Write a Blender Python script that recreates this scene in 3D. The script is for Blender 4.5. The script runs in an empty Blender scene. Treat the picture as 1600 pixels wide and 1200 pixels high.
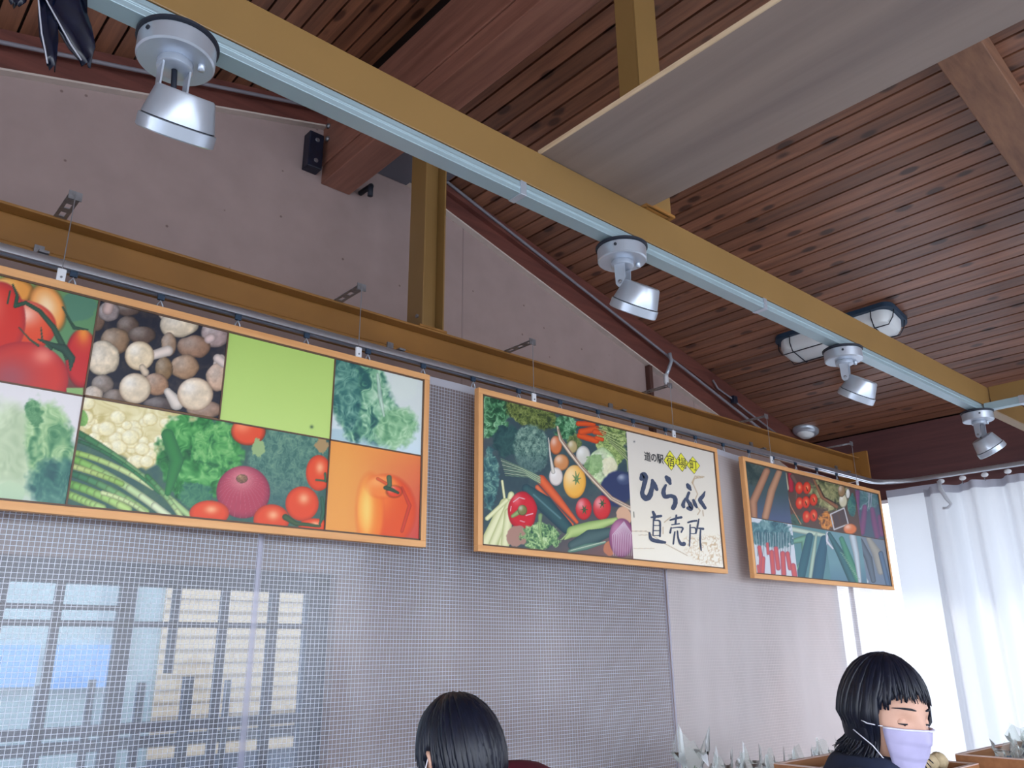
import bpy, bmesh, math, random
import numpy as np
from mathutils import Vector, Matrix
random.seed(7); rng = np.random.RandomState(11)
C = bpy.context.scene.collection
EZ = 1.6                                  # eye height; the geometry below is measured from the eye, z + EZ

# ------------------------------------------------------------------ camera
F = 1268.4
YAW, PIT, ROL = math.radians(41.73), math.radians(18.2), math.radians(-0.55)
_cy, _sy, _cp, _sp = math.cos(YAW), math.sin(YAW), math.cos(PIT), math.sin(PIT)
_f = np.array([_sy*_cp, _cy*_cp, _sp]); _r = np.array([_cy, -_sy, 0.]); _u = np.cross(_r, _f)
_R = math.cos(ROL)*_r + math.sin(ROL)*_u; _U = -math.sin(ROL)*_r + math.cos(ROL)*_u
cam = bpy.data.cameras.new('camera'); camo = bpy.data.objects.new('camera', cam); C.objects.link(camo)
m = Matrix.Identity(4)
for i in range(3):
    m[i][0] = _R[i]; m[i][1] = _U[i]; m[i][2] = -_f[i]
m[2][3] = EZ
camo.matrix_world = m
cam.sensor_width = 36; cam.lens = F/1600*36; cam.clip_start = .02; cam.clip_end = 200
bpy.context.scene.camera = camo

def px_on_y(x, y, Y):                      # where a sight line meets the upright plane y = Y (eye based)
    d = _R*((x-800)/F) + _U*(-(y-600)/F) + _f
    return d*(Y/d[1])
def to_px(X, Y, Z):                        # eye based points -> photo coordinates, used to lay out the printed artwork
    a = _R[0]*X+_R[1]*Y+_R[2]*Z; b = _U[0]*X+_U[1]*Y+_U[2]*Z; c = _f[0]*X+_f[1]*Y+_f[2]*Z
    return 800+F*a/c, 600-F*b/c

# ------------------------------------------------------------------ world, sun, exposure
sc = bpy.context.scene
sc.view_settings.view_transform = 'Standard'; sc.view_settings.look = 'None'
sc.view_settings.gamma = 1; sc.view_settings.use_curve_mapping = False
sc.view_settings.exposure = 1.45
w = bpy.data.worlds.new('world'); sc.world = w; w.use_nodes = True
nt = w.node_tree; nt.nodes.clear()
out = nt.nodes.new('ShaderNodeOutputWorld'); bg = nt.nodes.new('ShaderNodeBackground')
tc = nt.nodes.new('ShaderNodeTexCoord'); sp = nt.nodes.new('ShaderNodeSeparateXYZ'); rp = nt.nodes.new('ShaderNodeValToRGB')
nt.links.new(tc.outputs['Generated'], sp.inputs[0]); nt.links.new(sp.outputs[2], rp.inputs[0])
rp.color_ramp.elements[0].position = .0; rp.color_ramp.elements[0].color = (.86, .92, 1.0, 1)
rp.color_ramp.elements[1].position = .8; rp.color_ramp.elements[1].color = (.62, .76, 1.0, 1)
bg.inputs[1].default_value = 2.2
# hazy sky, brighter over the open left side
mrw = nt.nodes.new('ShaderNodeMapRange'); mrw.inputs[1].default_value = -1.; mrw.inputs[2].default_value = 1.; mrw.inputs[3].default_value = 3.0; mrw.inputs[4].default_value = .85
nt.links.new(sp.outputs[0], mrw.inputs[0]); nt.links.new(mrw.outputs[0], bg.inputs[1])
nt.links.new(rp.outputs[0], bg.inputs[0]); nt.links.new(bg.outputs[0], out.inputs[0])
sun = bpy.data.lights.new('sun', 'SUN'); sun.energy = .75; sun.angle = math.radians(4); sun.color = (1, .95, .88)
suno = bpy.data.objects.new('sun', sun); C.objects.link(suno)
suno.rotation_euler = Vector((1.0, -.50, .85)).to_track_quat('Z', 'Y').to_euler()
suno.location = (8, -4, 8)

# ------------------------------------------------------------------ materials
def lin(c):
    c = np.asarray(c, float)/255.
    return np.where(c <= .04045, c/12.92, ((c+.055)/1.055)**2.4)
def rgba(c): return tuple(float(v) for v in lin(c)) + (1.,)
def newmat(name):
    m = bpy.data.materials.new(name); m.use_nodes = True
    n = m.node_tree; b = n.nodes['Principled BSDF']
    return m, n, b
def N(n, t, **k):
    o = n.nodes.new(t)
    for a, v in k.items(): setattr(o, a, v)
    return o
def mat(name, col, rough=.6, metal=0., var=.0, scale=20., spec=.5, bump=0., stretch=(1, 1, 1)):
    m, n, b = newmat(name)
    b.inputs['Roughness'].default_value = rough; b.inputs['Metallic'].default_value = metal
    b.inputs['Specular IOR Level'].default_value = spec
    tcn = N(n, 'ShaderNodeTexCoord'); mp = N(n, 'ShaderNodeMapping'); mp.inputs['Scale'].default_value = stretch
    no = N(n, 'ShaderNodeTexNoise'); no.inputs['Scale'].default_value = scale; no.inputs['Detail'].default_value = 5
    n.links.new(tcn.outputs['Object'], mp.inputs[0]); n.links.new(mp.outputs[0], no.inputs['Vector'])
    r = N(n, 'ShaderNodeValToRGB')
    c = lin(col); r.color_ramp.elements[0].position = .3; r.color_ramp.elements[1].position = .7
    r.color_ramp.elements[0].color = tuple(c*(1-var))+(1,); r.color_ramp.elements[1].color = tuple(np.minimum(c*(1+var), 1))+(1,)
    n.links.new(no.outputs['Fac'], r.inputs[0]); n.links.new(r.outputs[0], b.inputs['Base Color'])
    if bump:
        bn = N(n, 'ShaderNodeBump'); bn.inputs['Strength'].default_value = bump; bn.inputs['Distance'].default_value = .01
        n.links.new(no.outputs['Fac'], bn.inputs['Height']); n.links.new(bn.outputs[0], b.inputs['Normal'])
    return m
def wood(name, c1, c2, rough=.45, axis='Y', scale=18., knots=0., pitch=None, spec=.5, x0=0.):
    """grain runs along axis; pitch gives every slat its own tone"""
    m, n, b = newmat(name)
    b.inputs['Roughness'].default_value = rough; b.inputs['Specular IOR Level'].default_value = spec
    tcn = N(n, 'ShaderNodeTexCoord'); mp = N(n, 'ShaderNodeMapping')
    st = {'X': (.06, 1, 1), 'Y': (1, .06, 1), 'Z': (1, 1, .06)}[axis]; mp.inputs['Scale'].default_value = st
    no = N(n, 'ShaderNodeTexNoise'); no.inputs['Scale'].default_value = scale*3; no.inputs['Detail'].default_value = 6; no.inputs['Roughness'].default_value = .6
    n.links.new(tcn.outputs['Object'], mp.inputs[0]); n.links.new(mp.outputs[0], no.inputs['Vector'])
    r = N(n, 'ShaderNodeValToRGB'); r.color_ramp.elements[0].position = .33; r.color_ramp.elements[1].position = .68
    r.color_ramp.elements[0].color = rgba(c1); r.color_ramp.elements[1].color = rgba(c2)
    n.links.new(no.outputs['Fac'], r.inputs[0]); last = r.outputs[0]
    sx = None
    if pitch:
        sx = N(n, 'ShaderNodeSeparateXYZ'); n.links.new(tcn.outputs['Object'], sx.inputs[0])
        ad = N(n, 'ShaderNodeMath', operation='SUBTRACT'); n.links.new(sx.outputs[0], ad.inputs[0]); ad.inputs[1].default_value = x0
        dv = N(n, 'ShaderNodeMath', operation='DIVIDE'); n.links.new(ad.outputs[0], dv.inputs[0]); dv.inputs[1].default_value = pitch
        fl = N(n, 'ShaderNodeMath', operation='FLOOR'); n.links.new(dv.outputs[0], fl.inputs[0])
        wn = N(n, 'ShaderNodeTexWhiteNoise', noise_dimensions='1D'); n.links.new(fl.outputs[0], wn.inputs['W'])
        mr = N(n, 'ShaderNodeMapRange'); mr.inputs[3].default_value = .72; mr.inputs[4].default_value = 1.28; n.links.new(wn.outputs[0], mr.inputs[0])
        mx = N(n, 'ShaderNodeMix', data_type='RGBA', blend_type='MULTIPLY'); mx.inputs[0].default_value = 1
        n.links.new(last, mx.inputs[6]); n.links.new(mr.outputs[0], mx.inputs[7]); last = mx.outputs[2]
    if knots:
        mk = N(n, 'ShaderNodeMapping'); mk.inputs['Scale'].default_value = {'X': (.45, 1, 1), 'Y': (1, .45, 1), 'Z': (1, 1, .45)}[axis]
        vo = N(n, 'ShaderNodeTexVoronoi'); vo.inputs['Scale'].default_value = knots
        n.links.new(tcn.outputs['Object'], mk.inputs[0]); n.links.new(mk.outputs[0], vo.inputs['Vector'])
        kr = N(n, 'ShaderNodeValToRGB'); kr.color_ramp.elements[0].position = .15; kr.color_ramp.elements[1].position = .23
        kr.color_ramp.elements[0].color = (.18, .14, .14, 1); kr.color_ramp.elements[1].color = (1, 1, 1, 1)
        n.links.new(vo.outputs['Distance'], kr.inputs[0])
        mx = N(n, 'ShaderNodeMix', data_type='RGBA', blend_type='MULTIPLY'); mx.inputs[0].default_value = .85
        n.links.new(last, mx.inputs[6]); n.links.new(kr.outputs[0], mx.inputs[7]); last = mx.outputs[2]
    n.links.new(last, b.inputs['Base Color'])
    bn = N(n, 'ShaderNodeBump'); bn.inputs['Strength'].default_value = .15; bn.inputs['Distance'].default_value = .004
    n.links.new(no.outputs['Fac'], bn.inputs['Height']); n.links.new(bn.outputs[0], b.inputs['Normal'])
    return m
def mesh_film(name, haze, pitch=.0122, w=.0017, thread=.8, tint=(225, 228, 240)):
    """clear vinyl with white reinforcing threads; local x along the sheet, z up"""
    m, n, b = newmat(name); n.nodes.remove(b)
    o = n.nodes['Material Output']
    tcn = N(n, 'ShaderNodeTexCoord'); sx = N(n, 'ShaderNodeSeparateXYZ'); n.links.new(tcn.outputs['Object'], sx.inputs[0])
    masks = []
    for ax in (0, 2):
        dv = N(n, 'ShaderNodeMath', operation='DIVIDE'); n.links.new(sx.outputs[ax], dv.inputs[0]); dv.inputs[1].default_value = pitch
        fr = N(n, 'ShaderNodeMath', operation='FRACT'); n.links.new(dv.outputs[0], fr.inputs[0])
        lt = N(n, 'ShaderNodeMath', operation='LESS_THAN'); n.links.new(fr.outputs[0], lt.inputs[0]); lt.inputs[1].default_value = w/pitch
        masks.append(lt)
    mxm = N(n, 'ShaderNodeMath', operation='MAXIMUM'); n.links.new(masks[0].outputs[0], mxm.inputs[0]); n.links.new(masks[1].outputs[0], mxm.inputs[1])
    no = N(n, 'ShaderNodeTexNoise'); no.inputs['Scale'].default_value = 1.6; no.inputs['Detail'].default_value = 4
    mp = N(n, 'ShaderNodeMapping'); mp.inputs['Scale'].default_value = (1, 1, .35); n.links.new(tcn.outputs['Object'], mp.inputs[0]); n.links.new(mp.outputs[0], no.inputs['Vector'])
    hz = N(n, 'ShaderNodeMapRange'); hz.inputs[1].default_value = .3; hz.inputs[2].default_value = .75
    hz.inputs[3].default_value = haze*.6; hz.inputs[4].default_value = haze*1.5; n.links.new(no.outputs['Fac'], hz.inputs[0])
    f = N(n, 'ShaderNodeMix', data_type='FLOAT'); n.links.new(mxm.outputs[0], f.inputs[0]); n.links.new(hz.outputs[0], f.inputs[2]); f.inputs[3].default_value = thread
    tr = N(n, 'ShaderNodeBsdfTransparent'); df = N(n, 'ShaderNodeBsdfDiffuse'); tl = N(n, 'ShaderNodeBsdfTranslucent')
    df.inputs[0].default_value = rgba(tint); tl.inputs[0].default_value = rgba(tint)
    m1 = N(n, 'ShaderNodeMixShader'); m1.inputs[0].default_value = .35; n.links.new(df.outputs[0], m1.inputs[1]); n.links.new(tl.outputs[0], m1.inputs[2])
    m2 = N(n, 'ShaderNodeMixShader'); n.links.new(f.outputs[0], m2.inputs[0]); n.links.new(tr.outputs[0], m2.inputs[1]); n.links.new(m1.outputs[0], m2.inputs[2])
    gl = N(n, 'ShaderNodeBsdfGlossy'); gl.inputs['Roughness'].default_value = .16
    fr = N(n, 'ShaderNodeFresnel'); fr.inputs[0].default_value = 1.5
    m3 = N(n, 'ShaderNodeMixShader'); n.links.new(fr.outputs[0], m3.inputs[0]); n.links.new(m2.outputs[0], m3.inputs[1]); n.links.new(gl.outputs[0], m3.inputs[2])
    n.links.new(m3.outputs[0], o.inputs[0])
    return m
def cloth_mat(name, col, trans=.5, rough=.9):
    m, n, b = newmat(name); n.nodes.remove(b); o = n.nodes['Material Output']
    df = N(n, 'ShaderNodeBsdfDiffuse'); tl = N(n, 'ShaderNodeBsdfTranslucent'); df.inputs[0].default_value = rgba(col); tl.inputs[0].default_value = rgba(col)
    no = N(n, 'ShaderNodeTexNoise'); no.inputs['Scale'].default_value = 6
    mr = N(n, 'ShaderNodeMapRange'); mr.inputs[3].default_value = trans*.9; mr.inputs[4].default_value = min(1, trans*1.1); n.links.new(no.outputs['Fac'], mr.inputs[0])
    mx = N(n, 'ShaderNodeMixShader'); n.links.new(mr.outputs[0], mx.inputs[0]); n.links.new(df.outputs[0], mx.inputs[1]); n.links.new(tl.outputs[0], mx.inputs[2])
    n.links.new(mx.outputs[0], o.inputs[0]); return m
def clear_mat(name, haze=.25, tint=(240, 245, 250), rough=.08, ior=1.45):
    m, n, b = newmat(name); n.nodes.remove(b); o = n.nodes['Material Output']
    tr = N(n, 'ShaderNodeBsdfTransparent'); df = N(n, 'ShaderNodeBsdfDiffuse'); df.inputs[0].default_value = rgba(tint); tr.inputs[0].default_value = rgba(tint)
    m1 = N(n, 'ShaderNodeMixShader'); m1.inputs[0].default_value = haze; n.links.new(tr.outputs[0], m1.inputs[1]); n.links.new(df.outputs[0], m1.inputs[2])
    gl = N(n, 'ShaderNodeBsdfGlossy'); gl.inputs['Roughness'].default_value = rough; fr = N(n, 'ShaderNodeFresnel'); fr.inputs[0].default_value = ior
    m2 = N(n, 'ShaderNodeMixShader'); n.links.new(fr.outputs[0], m2.inputs[0]); n.links.new(m1.outputs[0], m2.inputs[1]); n.links.new(gl.outputs[0], m2.inputs[2])
    n.links.new(m2.outputs[0], o.inputs[0]); return m
def vcol_mat(name, rough=.35):
    m, n, b = newmat(name); a = N(n, 'ShaderNodeVertexColor'); a.layer_name = 'print'
    n.links.new(a.outputs[0], b.inputs['Base Color']); b.inputs['Roughness'].default_value = rough; b.inputs['Specular IOR Level'].default_value = .35
    return m

M = {}
M['plaster'] = mat('plaster', (163, 142, 138), .85, var=.05, scale=9, bump=.05, spec=.3)
_n = M['plaster'].node_tree; _b = _n.nodes['Principled BSDF']; _src = _b.inputs['Base Color'].links[0].from_socket
_v = N(_n, 'ShaderNodeTexVoronoi'); _v.inputs['Scale'].default_value = 9; _t = N(_n, 'ShaderNodeTexCoord'); _n.links.new(_t.outputs['Object'], _v.inputs['Vector'])
_k = N(_n, 'ShaderNodeValToRGB'); _k.color_ramp.elements[0].position = .035; _k.color_ramp.elements[1].position = .06; _k.color_ramp.elements[0].color = (.55, .5, .5, 1); _k.color_ramp.elements[1].color = (1, 1, 1, 1)
_n.links.new(_v.outputs['Distance'], _k.inputs[0]); _x = N(_n, 'ShaderNodeMix', data_type='RGBA', blend_type='MULTIPLY'); _x.inputs[0].default_value = 1
_n.links.new(_src, _x.inputs[6]); _n.links.new(_k.outputs[0], _x.inputs[7]); _n.links.new(_x.outputs[2], _b.inputs['Base Color'])   # small specks
M['caulk'] = mat('caulk', (205, 190, 180), .6, var=.06)
M['joint'] = mat('panel_joint', (150, 130, 128), .8)
M['slat'] = wood('slat_wood', (106, 66, 48), (148, 98, 72), rough=.36, axis='Y', scale=14, knots=11, pitch=.0725, spec=.9, x0=2.777)
M['slat_left'] = wood('slat_wood_left', (108, 68, 48), (150, 100, 72), rough=.36, axis='Y', scale=14, knots=11, pitch=.0725, spec=.9)
M['deck'] = mat('roof_deck', (50, 30, 26), .9, var=.15)
M['glulam'] = wood('glulam', (124, 80, 66), (160, 108, 90), rough=.38, axis='Y', scale=10, knots=2.2)
M['rafter'] = wood('rafter_wood', (120, 84, 66), (150, 108, 82), rough=.5, axis='X', scale=10, knots=1.5)
M['rake'] = wood('rake_board', (92, 50, 44), (120, 68, 58), rough=.5, axis='X', scale=10)
M['fascia'] = wood('fascia_wood', (82, 50, 52), (104, 64, 62), rough=.55, axis='Y', scale=9, knots=2.)
M['yellow'] = mat('yellow_steel', (140, 108, 62), .38, var=.05, scale=5, spec=.55)
M['yellow_dark'] = mat('yellow_steel_aged', (150, 104, 50), .45, var=.12, scale=4, spec=.45)
M['track'] = mat('track_metal', (160, 182, 190), .35, metal=.35, var=.04, scale=6)
M['alu'] = mat('brushed_aluminium', (205, 210, 218), .28, metal=.85, var=.03, scale=60, stretch=(1, 1, .1))
M['silver'] = mat('silver_paint', (186, 194, 206), .30, metal=.55, var=.02, scale=30, spec=.6)
M['gasket'] = mat('black_gasket', (22, 28, 42), .6)
M['steel'] = mat('galvanised_steel', (140, 140, 145), .4, metal=.7, var=.2, scale=60)
M['white_pl'] = mat('white_plastic', (225, 226, 230), .4)
M['black_pl'] = mat('black_plastic', (18, 24, 44), .45, var=.3, scale=30)
M['black_film'] = mat('black_film', (8, 14, 34), .25, var=.4, scale=60)
M['white_edge'] = mat('pale_edging', (170, 170, 180), .5)
M['ply'] = wood('plywood_face', (128, 112, 106), (152, 134, 124), rough=.5, axis='Y', scale=3, knots=1.3)
M['ply_edge'] = wood('plywood_edge', (205, 175, 140), (230, 205, 170), rough=.6, axis='Y', scale=30)
M['frame'] = wood('frame_pine', (214, 150, 92), (232, 174, 116), rough=.5, axis='X', scale=12)
M['frame_v'] = wood('frame_pine_upright', (214, 150, 92), (232, 174, 116), rough=.5, axis='Z', scale=12)
M['divider'] = mat('brown_divider', (96, 70, 52), .5)
M['board'] = mat('backing_board', (170, 130, 90), .7)
M['print'] = vcol_mat('printed_photo', .35)
M['ink'] = mat('brush_ink', (62, 72, 96), .6, var=.15, scale=40)
M['ink_dark'] = mat('black_ink', (34, 36, 42), .6)
M['yel_ink'] = mat('yellow_ink', (232, 224, 60), .6)
M['grey_box'] = mat('grey_box_paint', (96, 96, 106), .5, var=.06, scale=4)
M['brown_pipe'] = mat('brown_pipe', (80, 48, 40), .5)
M['conduit'] = mat('grey_conduit', (128, 124, 132), .45)
M['wire'] = mat('wire', (150, 150, 155), .4, metal=.6)
M['floor'] = mat('concrete_floor', (150, 146, 140), .6, var=.1, scale=3)
M['ground'] = mat('outdoor_paving', (175, 172, 168), .8, var=.1, scale=1)
M['roofing'] = mat('roofing', (70, 72, 80), .6, var=.1)
M['film1'] = mesh_film('thread_vinyl', .19, w=.0014, thread=.95)
M['film2'] = mesh_film('thread_vinyl_hazy', .66, thread=.8, tint=(238, 230, 230))
M['hem'] = cloth_mat('vinyl_hem', (205, 205, 215), .3)
M['curtain'] = cloth_mat('white_curtain', (226, 228, 232), .55)
M['hem_grey'] = cloth_mat('curtain_hem', (190, 190, 200), .35)
M['win_frame'] = mat('dark_window_frame', (34, 44, 68), .5, var=.1)
M['glass'] = clear_mat('window_glass', .03, (215, 228, 235), .02)
M['siding'] = mat('beige_siding', (238, 194, 150), .8, var=.04)
M['siding_grey'] = mat('grey_siding', (176, 184, 178), .8, var=.05)
M['blue_panel'] = mat('blue_panel', (130, 175, 225), .6, var=.05)
M['dark_fence'] = mat('dark_fence_wood', (60, 66, 84), .8, var=.1)
M['skin'] = mat('skin', (206, 160, 138), .5, var=.05, scale=30)
M['eye_white'] = mat('eye_white', (176, 160, 154), .3)
M['iris'] = mat('iris', (40, 26, 22), .25)
M['hair'] = mat('black_hair', (12, 17, 34), .42, var=.35, scale=90, stretch=(1, 1, .15), spec=.45)
M['mask'] = mat('mask_fabric', (178, 172, 208), .85, var=.03, scale=60)
M['mask_edge'] = mat('mask_edge', (226, 226, 238), .8)
M['navy'] = mat('navy_jacket', (26, 36, 62), .85, var=.15, scale=60)
M['red'] = mat('burgundy_coat', (92, 18, 40), .9, var=.15, scale=60)
M['trouser'] = mat('dark_trousers', (38, 40, 50), .9)
M['shoe'] = mat('black_shoes', (20, 20, 22), .5)
M['lanyard'] = mat('patterned_strap', (70, 80, 110), .7, var=.6, scale=160)
M['bag'] = clear_mat('clear_bag', .16, (242, 246, 244), .35, 1.2)
M['leaf'] = mat('green_leaf', (70, 110, 62), .6, var=.4, scale=50)
M['blueveg'] = mat('dark_blue_green_greens', (50, 80, 112), .6, var=.5, scale=60)
M['potato'] = mat('pale_root', (196, 176, 140), .7, var=.15, scale=60)
M['crate'] = wood('crate_wood', (150, 98, 62), (176, 122, 80), rough=.6, axis='X', scale=10)
M['crate_edge'] = mat('crate_rim', (216, 190, 180), .6)
M['lens'] = mat('lamp_diffuser', (228, 232, 234), .35)
M['base_dk'] = mat('lamp_base', (40, 62, 84), .5)

# ------------------------------------------------------------------ object helpers
def tag(o, label=None, cat=None, group=None, kind=None):
    for k, v in (('label', label), ('category', cat), ('group', group), ('kind', kind)):
        if v: o[k] = v
    return o
def thing(name, loc, label, cat, group=None, rz=0.):
    o = bpy.data.objects.new(name, None); C.objects.link(o); o.empty_display_size = .05
    o.location = (loc[0], loc[1], loc[2]+EZ); o.rotation_euler = (0, 0, rz)
    return tag(o, label, cat, group)
def link_mesh(name, me, mats, parent=None, smooth=False, loc=None):
    if not isinstance(mats, (list, tuple)): mats = [mats]
    for mm in mats: me.materials.append(mm)
    if smooth:
        for p in me.polygons: p.use_smooth = True
    o = bpy.data.objects.new(name, me); C.objects.link(o)
    if parent is not None: o.parent = parent
    elif loc is None: o.location = (0, 0, EZ)
    if loc is not None: o.location = loc
    return o
class B:
    """collects shapes into one mesh"""
    def __init__(s): s.v = []; s.f = []; s.mi = []; s.cur = 0
    def add(s, vs, fs):
        k = len(s.v); s.v += [tuple(map(float, v)) for v in vs]; s.f += [tuple(i+k for i in f) for f in fs]; s.mi += [s.cur]*len(fs); return s
    def box(s, x0, x1, y0, y1, z0, z1):
        return s.add([(x0, y0, z0), (x1, y0, z0), (x1, y1, z0), (x0, y1, z0), (x0, y0, z1), (x1, y0, z1), (x1, y1, z1), (x0, y1, z1)],
                     [(0, 3, 2, 1), (4, 5, 6, 7), (0, 1, 5, 4), (1, 2, 6, 5), (2, 3, 7, 6), (3, 0, 4, 7)])
    def prism(s, poly, y0, y1):            # poly in x,z extruded along y
        n = len(poly)
        return s.add([(x, y0, z) for x, z in poly]+[(x, y1, z) for x, z in poly],
                     [tuple(range(n)), tuple(range(2*n-1, n-1, -1))]+[(i, i+n, (i+1) % n+n, (i+1) % n) for i in range(n)])
    def prism_x(s, poly, x0, x1):          # poly in y,z extruded along x
        n = len(poly)
        return s.add([(x0, y, z) for y, z in poly]+[(x1, y, z) for y, z in poly],
                     [tuple(range(n)), tuple(range(2*n-1, n-1, -1))]+[(i, i+n, (i+1) % n+n, (i+1) % n) for i in range(n)])
    def tube(s, pts, r, n=8, flat=1.):
        pts = [Vector(p) for p in pts]; rs = r if isinstance(r, (list, tuple)) else [r]*len(pts)
        vs = []; fs = []; up = None
        for i, p in enumerate(pts):
            t = (pts[min(i+1, len(pts)-1)]-pts[max(i-1, 0)]).normalized()
            if up is None: up = Vector((0, 0, 1)) if abs(t.z) < .9 else Vector((1, 0, 0))
            a = t.cross(up).normalized(); b = a.cross(t).normalized(); up = b
            for k in range(n):
                g = 2*math.pi*k/n; vs.append(p+(a*math.cos(g)+b*math.sin(g)*flat)*rs[i])
        for i in range(len(pts)-1):
            for k in range(n): fs.append((i*n+k, i*n+(k+1) % n, (i+1)*n+(k+1) % n, (i+1)*n+k))
        fs.append(tuple(range(n))[::-1]); fs.append(tuple((len(pts)-1)*n+k for k in range(n)))
        return s.add(vs, fs)
    def lathe(s, prof, mtx=None, n=40, cap=True):   # prof list of (r,z) spun round z
        mtx = mtx or Matrix.Identity(4); vs = []; fs = []
        for r, z in prof:
            for k in range(n):
                g = 2*math.pi*k/n; vs.append(mtx @ Vector((r*math.cos(g), r*math.sin(g), z)))
        for i in range(len(prof)-1):
            for k in range(n): fs.append((i*n+k, i*n+(k+1) % n, (i+1)*n+(k+1) % n, (i+1)*n+k))
        if cap: fs.append(tuple(range(n))[::-1]); fs.append(tuple((len(prof)-1)*n+k for k in range(n)))
        return s.add(vs, fs)
    def xbox(s, mtx, hx, hy, hz):
        k = [mtx @ Vector((a*hx, b*hy, c*hz)) for a, b, c in [(-1, -1, -1), (1, -1, -1), (1, 1, -1), (-1, 1, -1), (-1, -1, 1), (1, -1, 1), (1, 1, 1), (-1, 1, 1)]]
        return s.add(k, [(0, 3, 2, 1), (4, 5, 6, 7), (0, 1, 5, 4), (1, 2, 6, 5), (2, 3, 7, 6), (3, 0, 4, 7)])
    def ball(s, c, rx, ry, rz, n=16, m_=10, rot=None, jit=0.):
        vs = []; fs = []; rot = rot or Matrix.Identity(3)
        for i in range(m_+1):
            th = math.pi*i/m_
            for k in range(n):
                g = 2*math.pi*k/n; j = 1+random.uniform(-jit, jit)
                vs.append(Vector(c)+rot @ Vector((rx*math.sin(th)*math.cos(g)*j, ry*math.sin(th)*math.sin(g)*j, rz*math.cos(th)*j)))
        for i in range(m_):
            for k in range(n): fs.append((i*n+k, (i+1)*n+k, (i+1)*n+(k+1) % n, i*n+(k+1) % n))
        return s.add(vs, fs)
    def mesh(s, name):
        me = bpy.data.meshes.new(name); me.from_pydata(s.v, [], s.f); me.polygons.foreach_set('material_index', s.mi); me.update()
        return me
    def build(s, name, mats, parent=None, smooth=False, loc=None, bevel=0., auto=False):
        o = link_mesh(name, s.mesh(name), mats, parent, smooth or auto, loc)
        if auto:
            bm = bmesh.new(); bm.from_mesh(o.data); bmesh.ops.recalc_face_normals(bm, faces=bm.faces)
            for e in bm.edges:
                if len(e.link_faces) == 2 and e.calc_face_angle(0) > .6: e.smooth = False
            bm.to_mesh(o.data); bm.free()
        if bevel:
            b = o.modifiers.new('bevel', 'BEVEL'); b.width = bevel; b.segments = 2; b.limit_method = 'ANGLE'
        return o
def copy_tree(root, **kw):
    r = root.copy(); C.objects.link(r)
    for ch in list(root.children):
        c = ch.copy(); C.objects.link(c); c.parent = r
        for g in ch.children:
            d = g.copy(); C.objects.link(d); d.parent = c
    return r
def struct(o): o['kind'] = 'structure'; return o

# ================================================================== THE BUILDING
WY = 2.8                                   # back wall face
XE = 5.25                                  # eave girder face
def zr(x): return 2.648-.246*x             # underside of the slats, right slope
RX = 1.48
def zl(x): return zr(RX)-.246*(RX-x)       # left slope
def lerp_line(p, q): return lambda x: p[1]+(q[1]-p[1])*(x-p[0])/(q[0]-p[0])
wtR = lerp_line((2.053, 2.017), (4.114, 1.400)); wtL = lerp_line((.226, 1.844), (1.389, 2.176))
Y0 = -3.2                                  # open front of the shelter

b = B(); b.box(-4.5, XE+.4, Y0, WY+.12, -1.75, -1.6); struct(b.build('floor', M['floor']))
b = B(); b.box(-40, 60, -40, 60, -1.9, -1.76); struct(b.build('ground', M['ground']))

# slats, right slope: one structure object, left slope another
PITCH = .0725; SW = .0635; ST = .018
sl = math.atan(.246)
b = B()
x = 1.545
k0 = math.floor((1.58-2.777)/PITCH)
k = k0
while True:
    x0 = 2.777+k*PITCH; x1 = x0+SW
    if x1 > XE+.02: break
    b.prism([(x0, zr(x0)), (x1, zr(x1)), (x1, zr(x1)+ST), (x0, zr(x0)+ST)], Y0, WY-.012); k += 1
struct(b.build('ceiling', M['slat']))
b = B(); k = 0
while True:
    x1 = 1.40-k*PITCH; x0 = x1-SW
    if x0 < -4.4: break
    b.prism([(x0, zl(x0)), (x1, zl(x1)), (x1, zl(x1)+ST), (x0, zl(x0)+ST)], Y0, WY-.012); k += 1
struct(b.build('ceiling', M['slat_left']))
b = B()
h = .02
b.prism([(RX, zr(RX)+h), (XE+.9, zr(XE+.9)+h), (XE+.9, zr(XE+.9)+h+.03), (RX, zr(RX)+h+.03)], Y0-.3, WY+.3)
b.prism([(-4.9, zl(-4.9)+h), (RX, zr(RX)+h), (RX, zr(RX)+h+.03), (-4.9, zl(-4.9)+h+.03)], Y0-.3, WY+.3)
struct(b.build('ceiling', M['deck']))

# back wall with the window opening
WX0, WX1, WZ0, WZ1 = -1.2, 1.60, -1.45, .285
b = B()
def wcol(x0, x1, lo, t0, t1): b.prism([(x0, lo), (x1, lo), (x1, t1), (x0, t0)], WY, WY+.12)
wcol(-4.5, WX0, -1.6, zl(-4.5)-.02, zl(WX0)-.02)
b.prism([(WX0, WZ1), (WX1, WZ1), (WX1, zr(WX1)), (RX, zr(RX)), (WX0, zl(WX0))], WY, WY+.12)
b.box(WX0, WX1, WY, WY+.12, -1.6, WZ0)
wcol(WX1, 5.40, -1.6, zr(WX1), zr(5.40))
struct(b.build('wall_back', M['plaster']))
# joints between the wall panels
for xj in (2.187, 3.98):
    b = B(); b.box(xj-.003, xj+.003, WY-.002, WY+.002, .35 if xj < 3 else -1.6, wtR(xj)); struct(b.build('trim_1', M['joint']))
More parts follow.
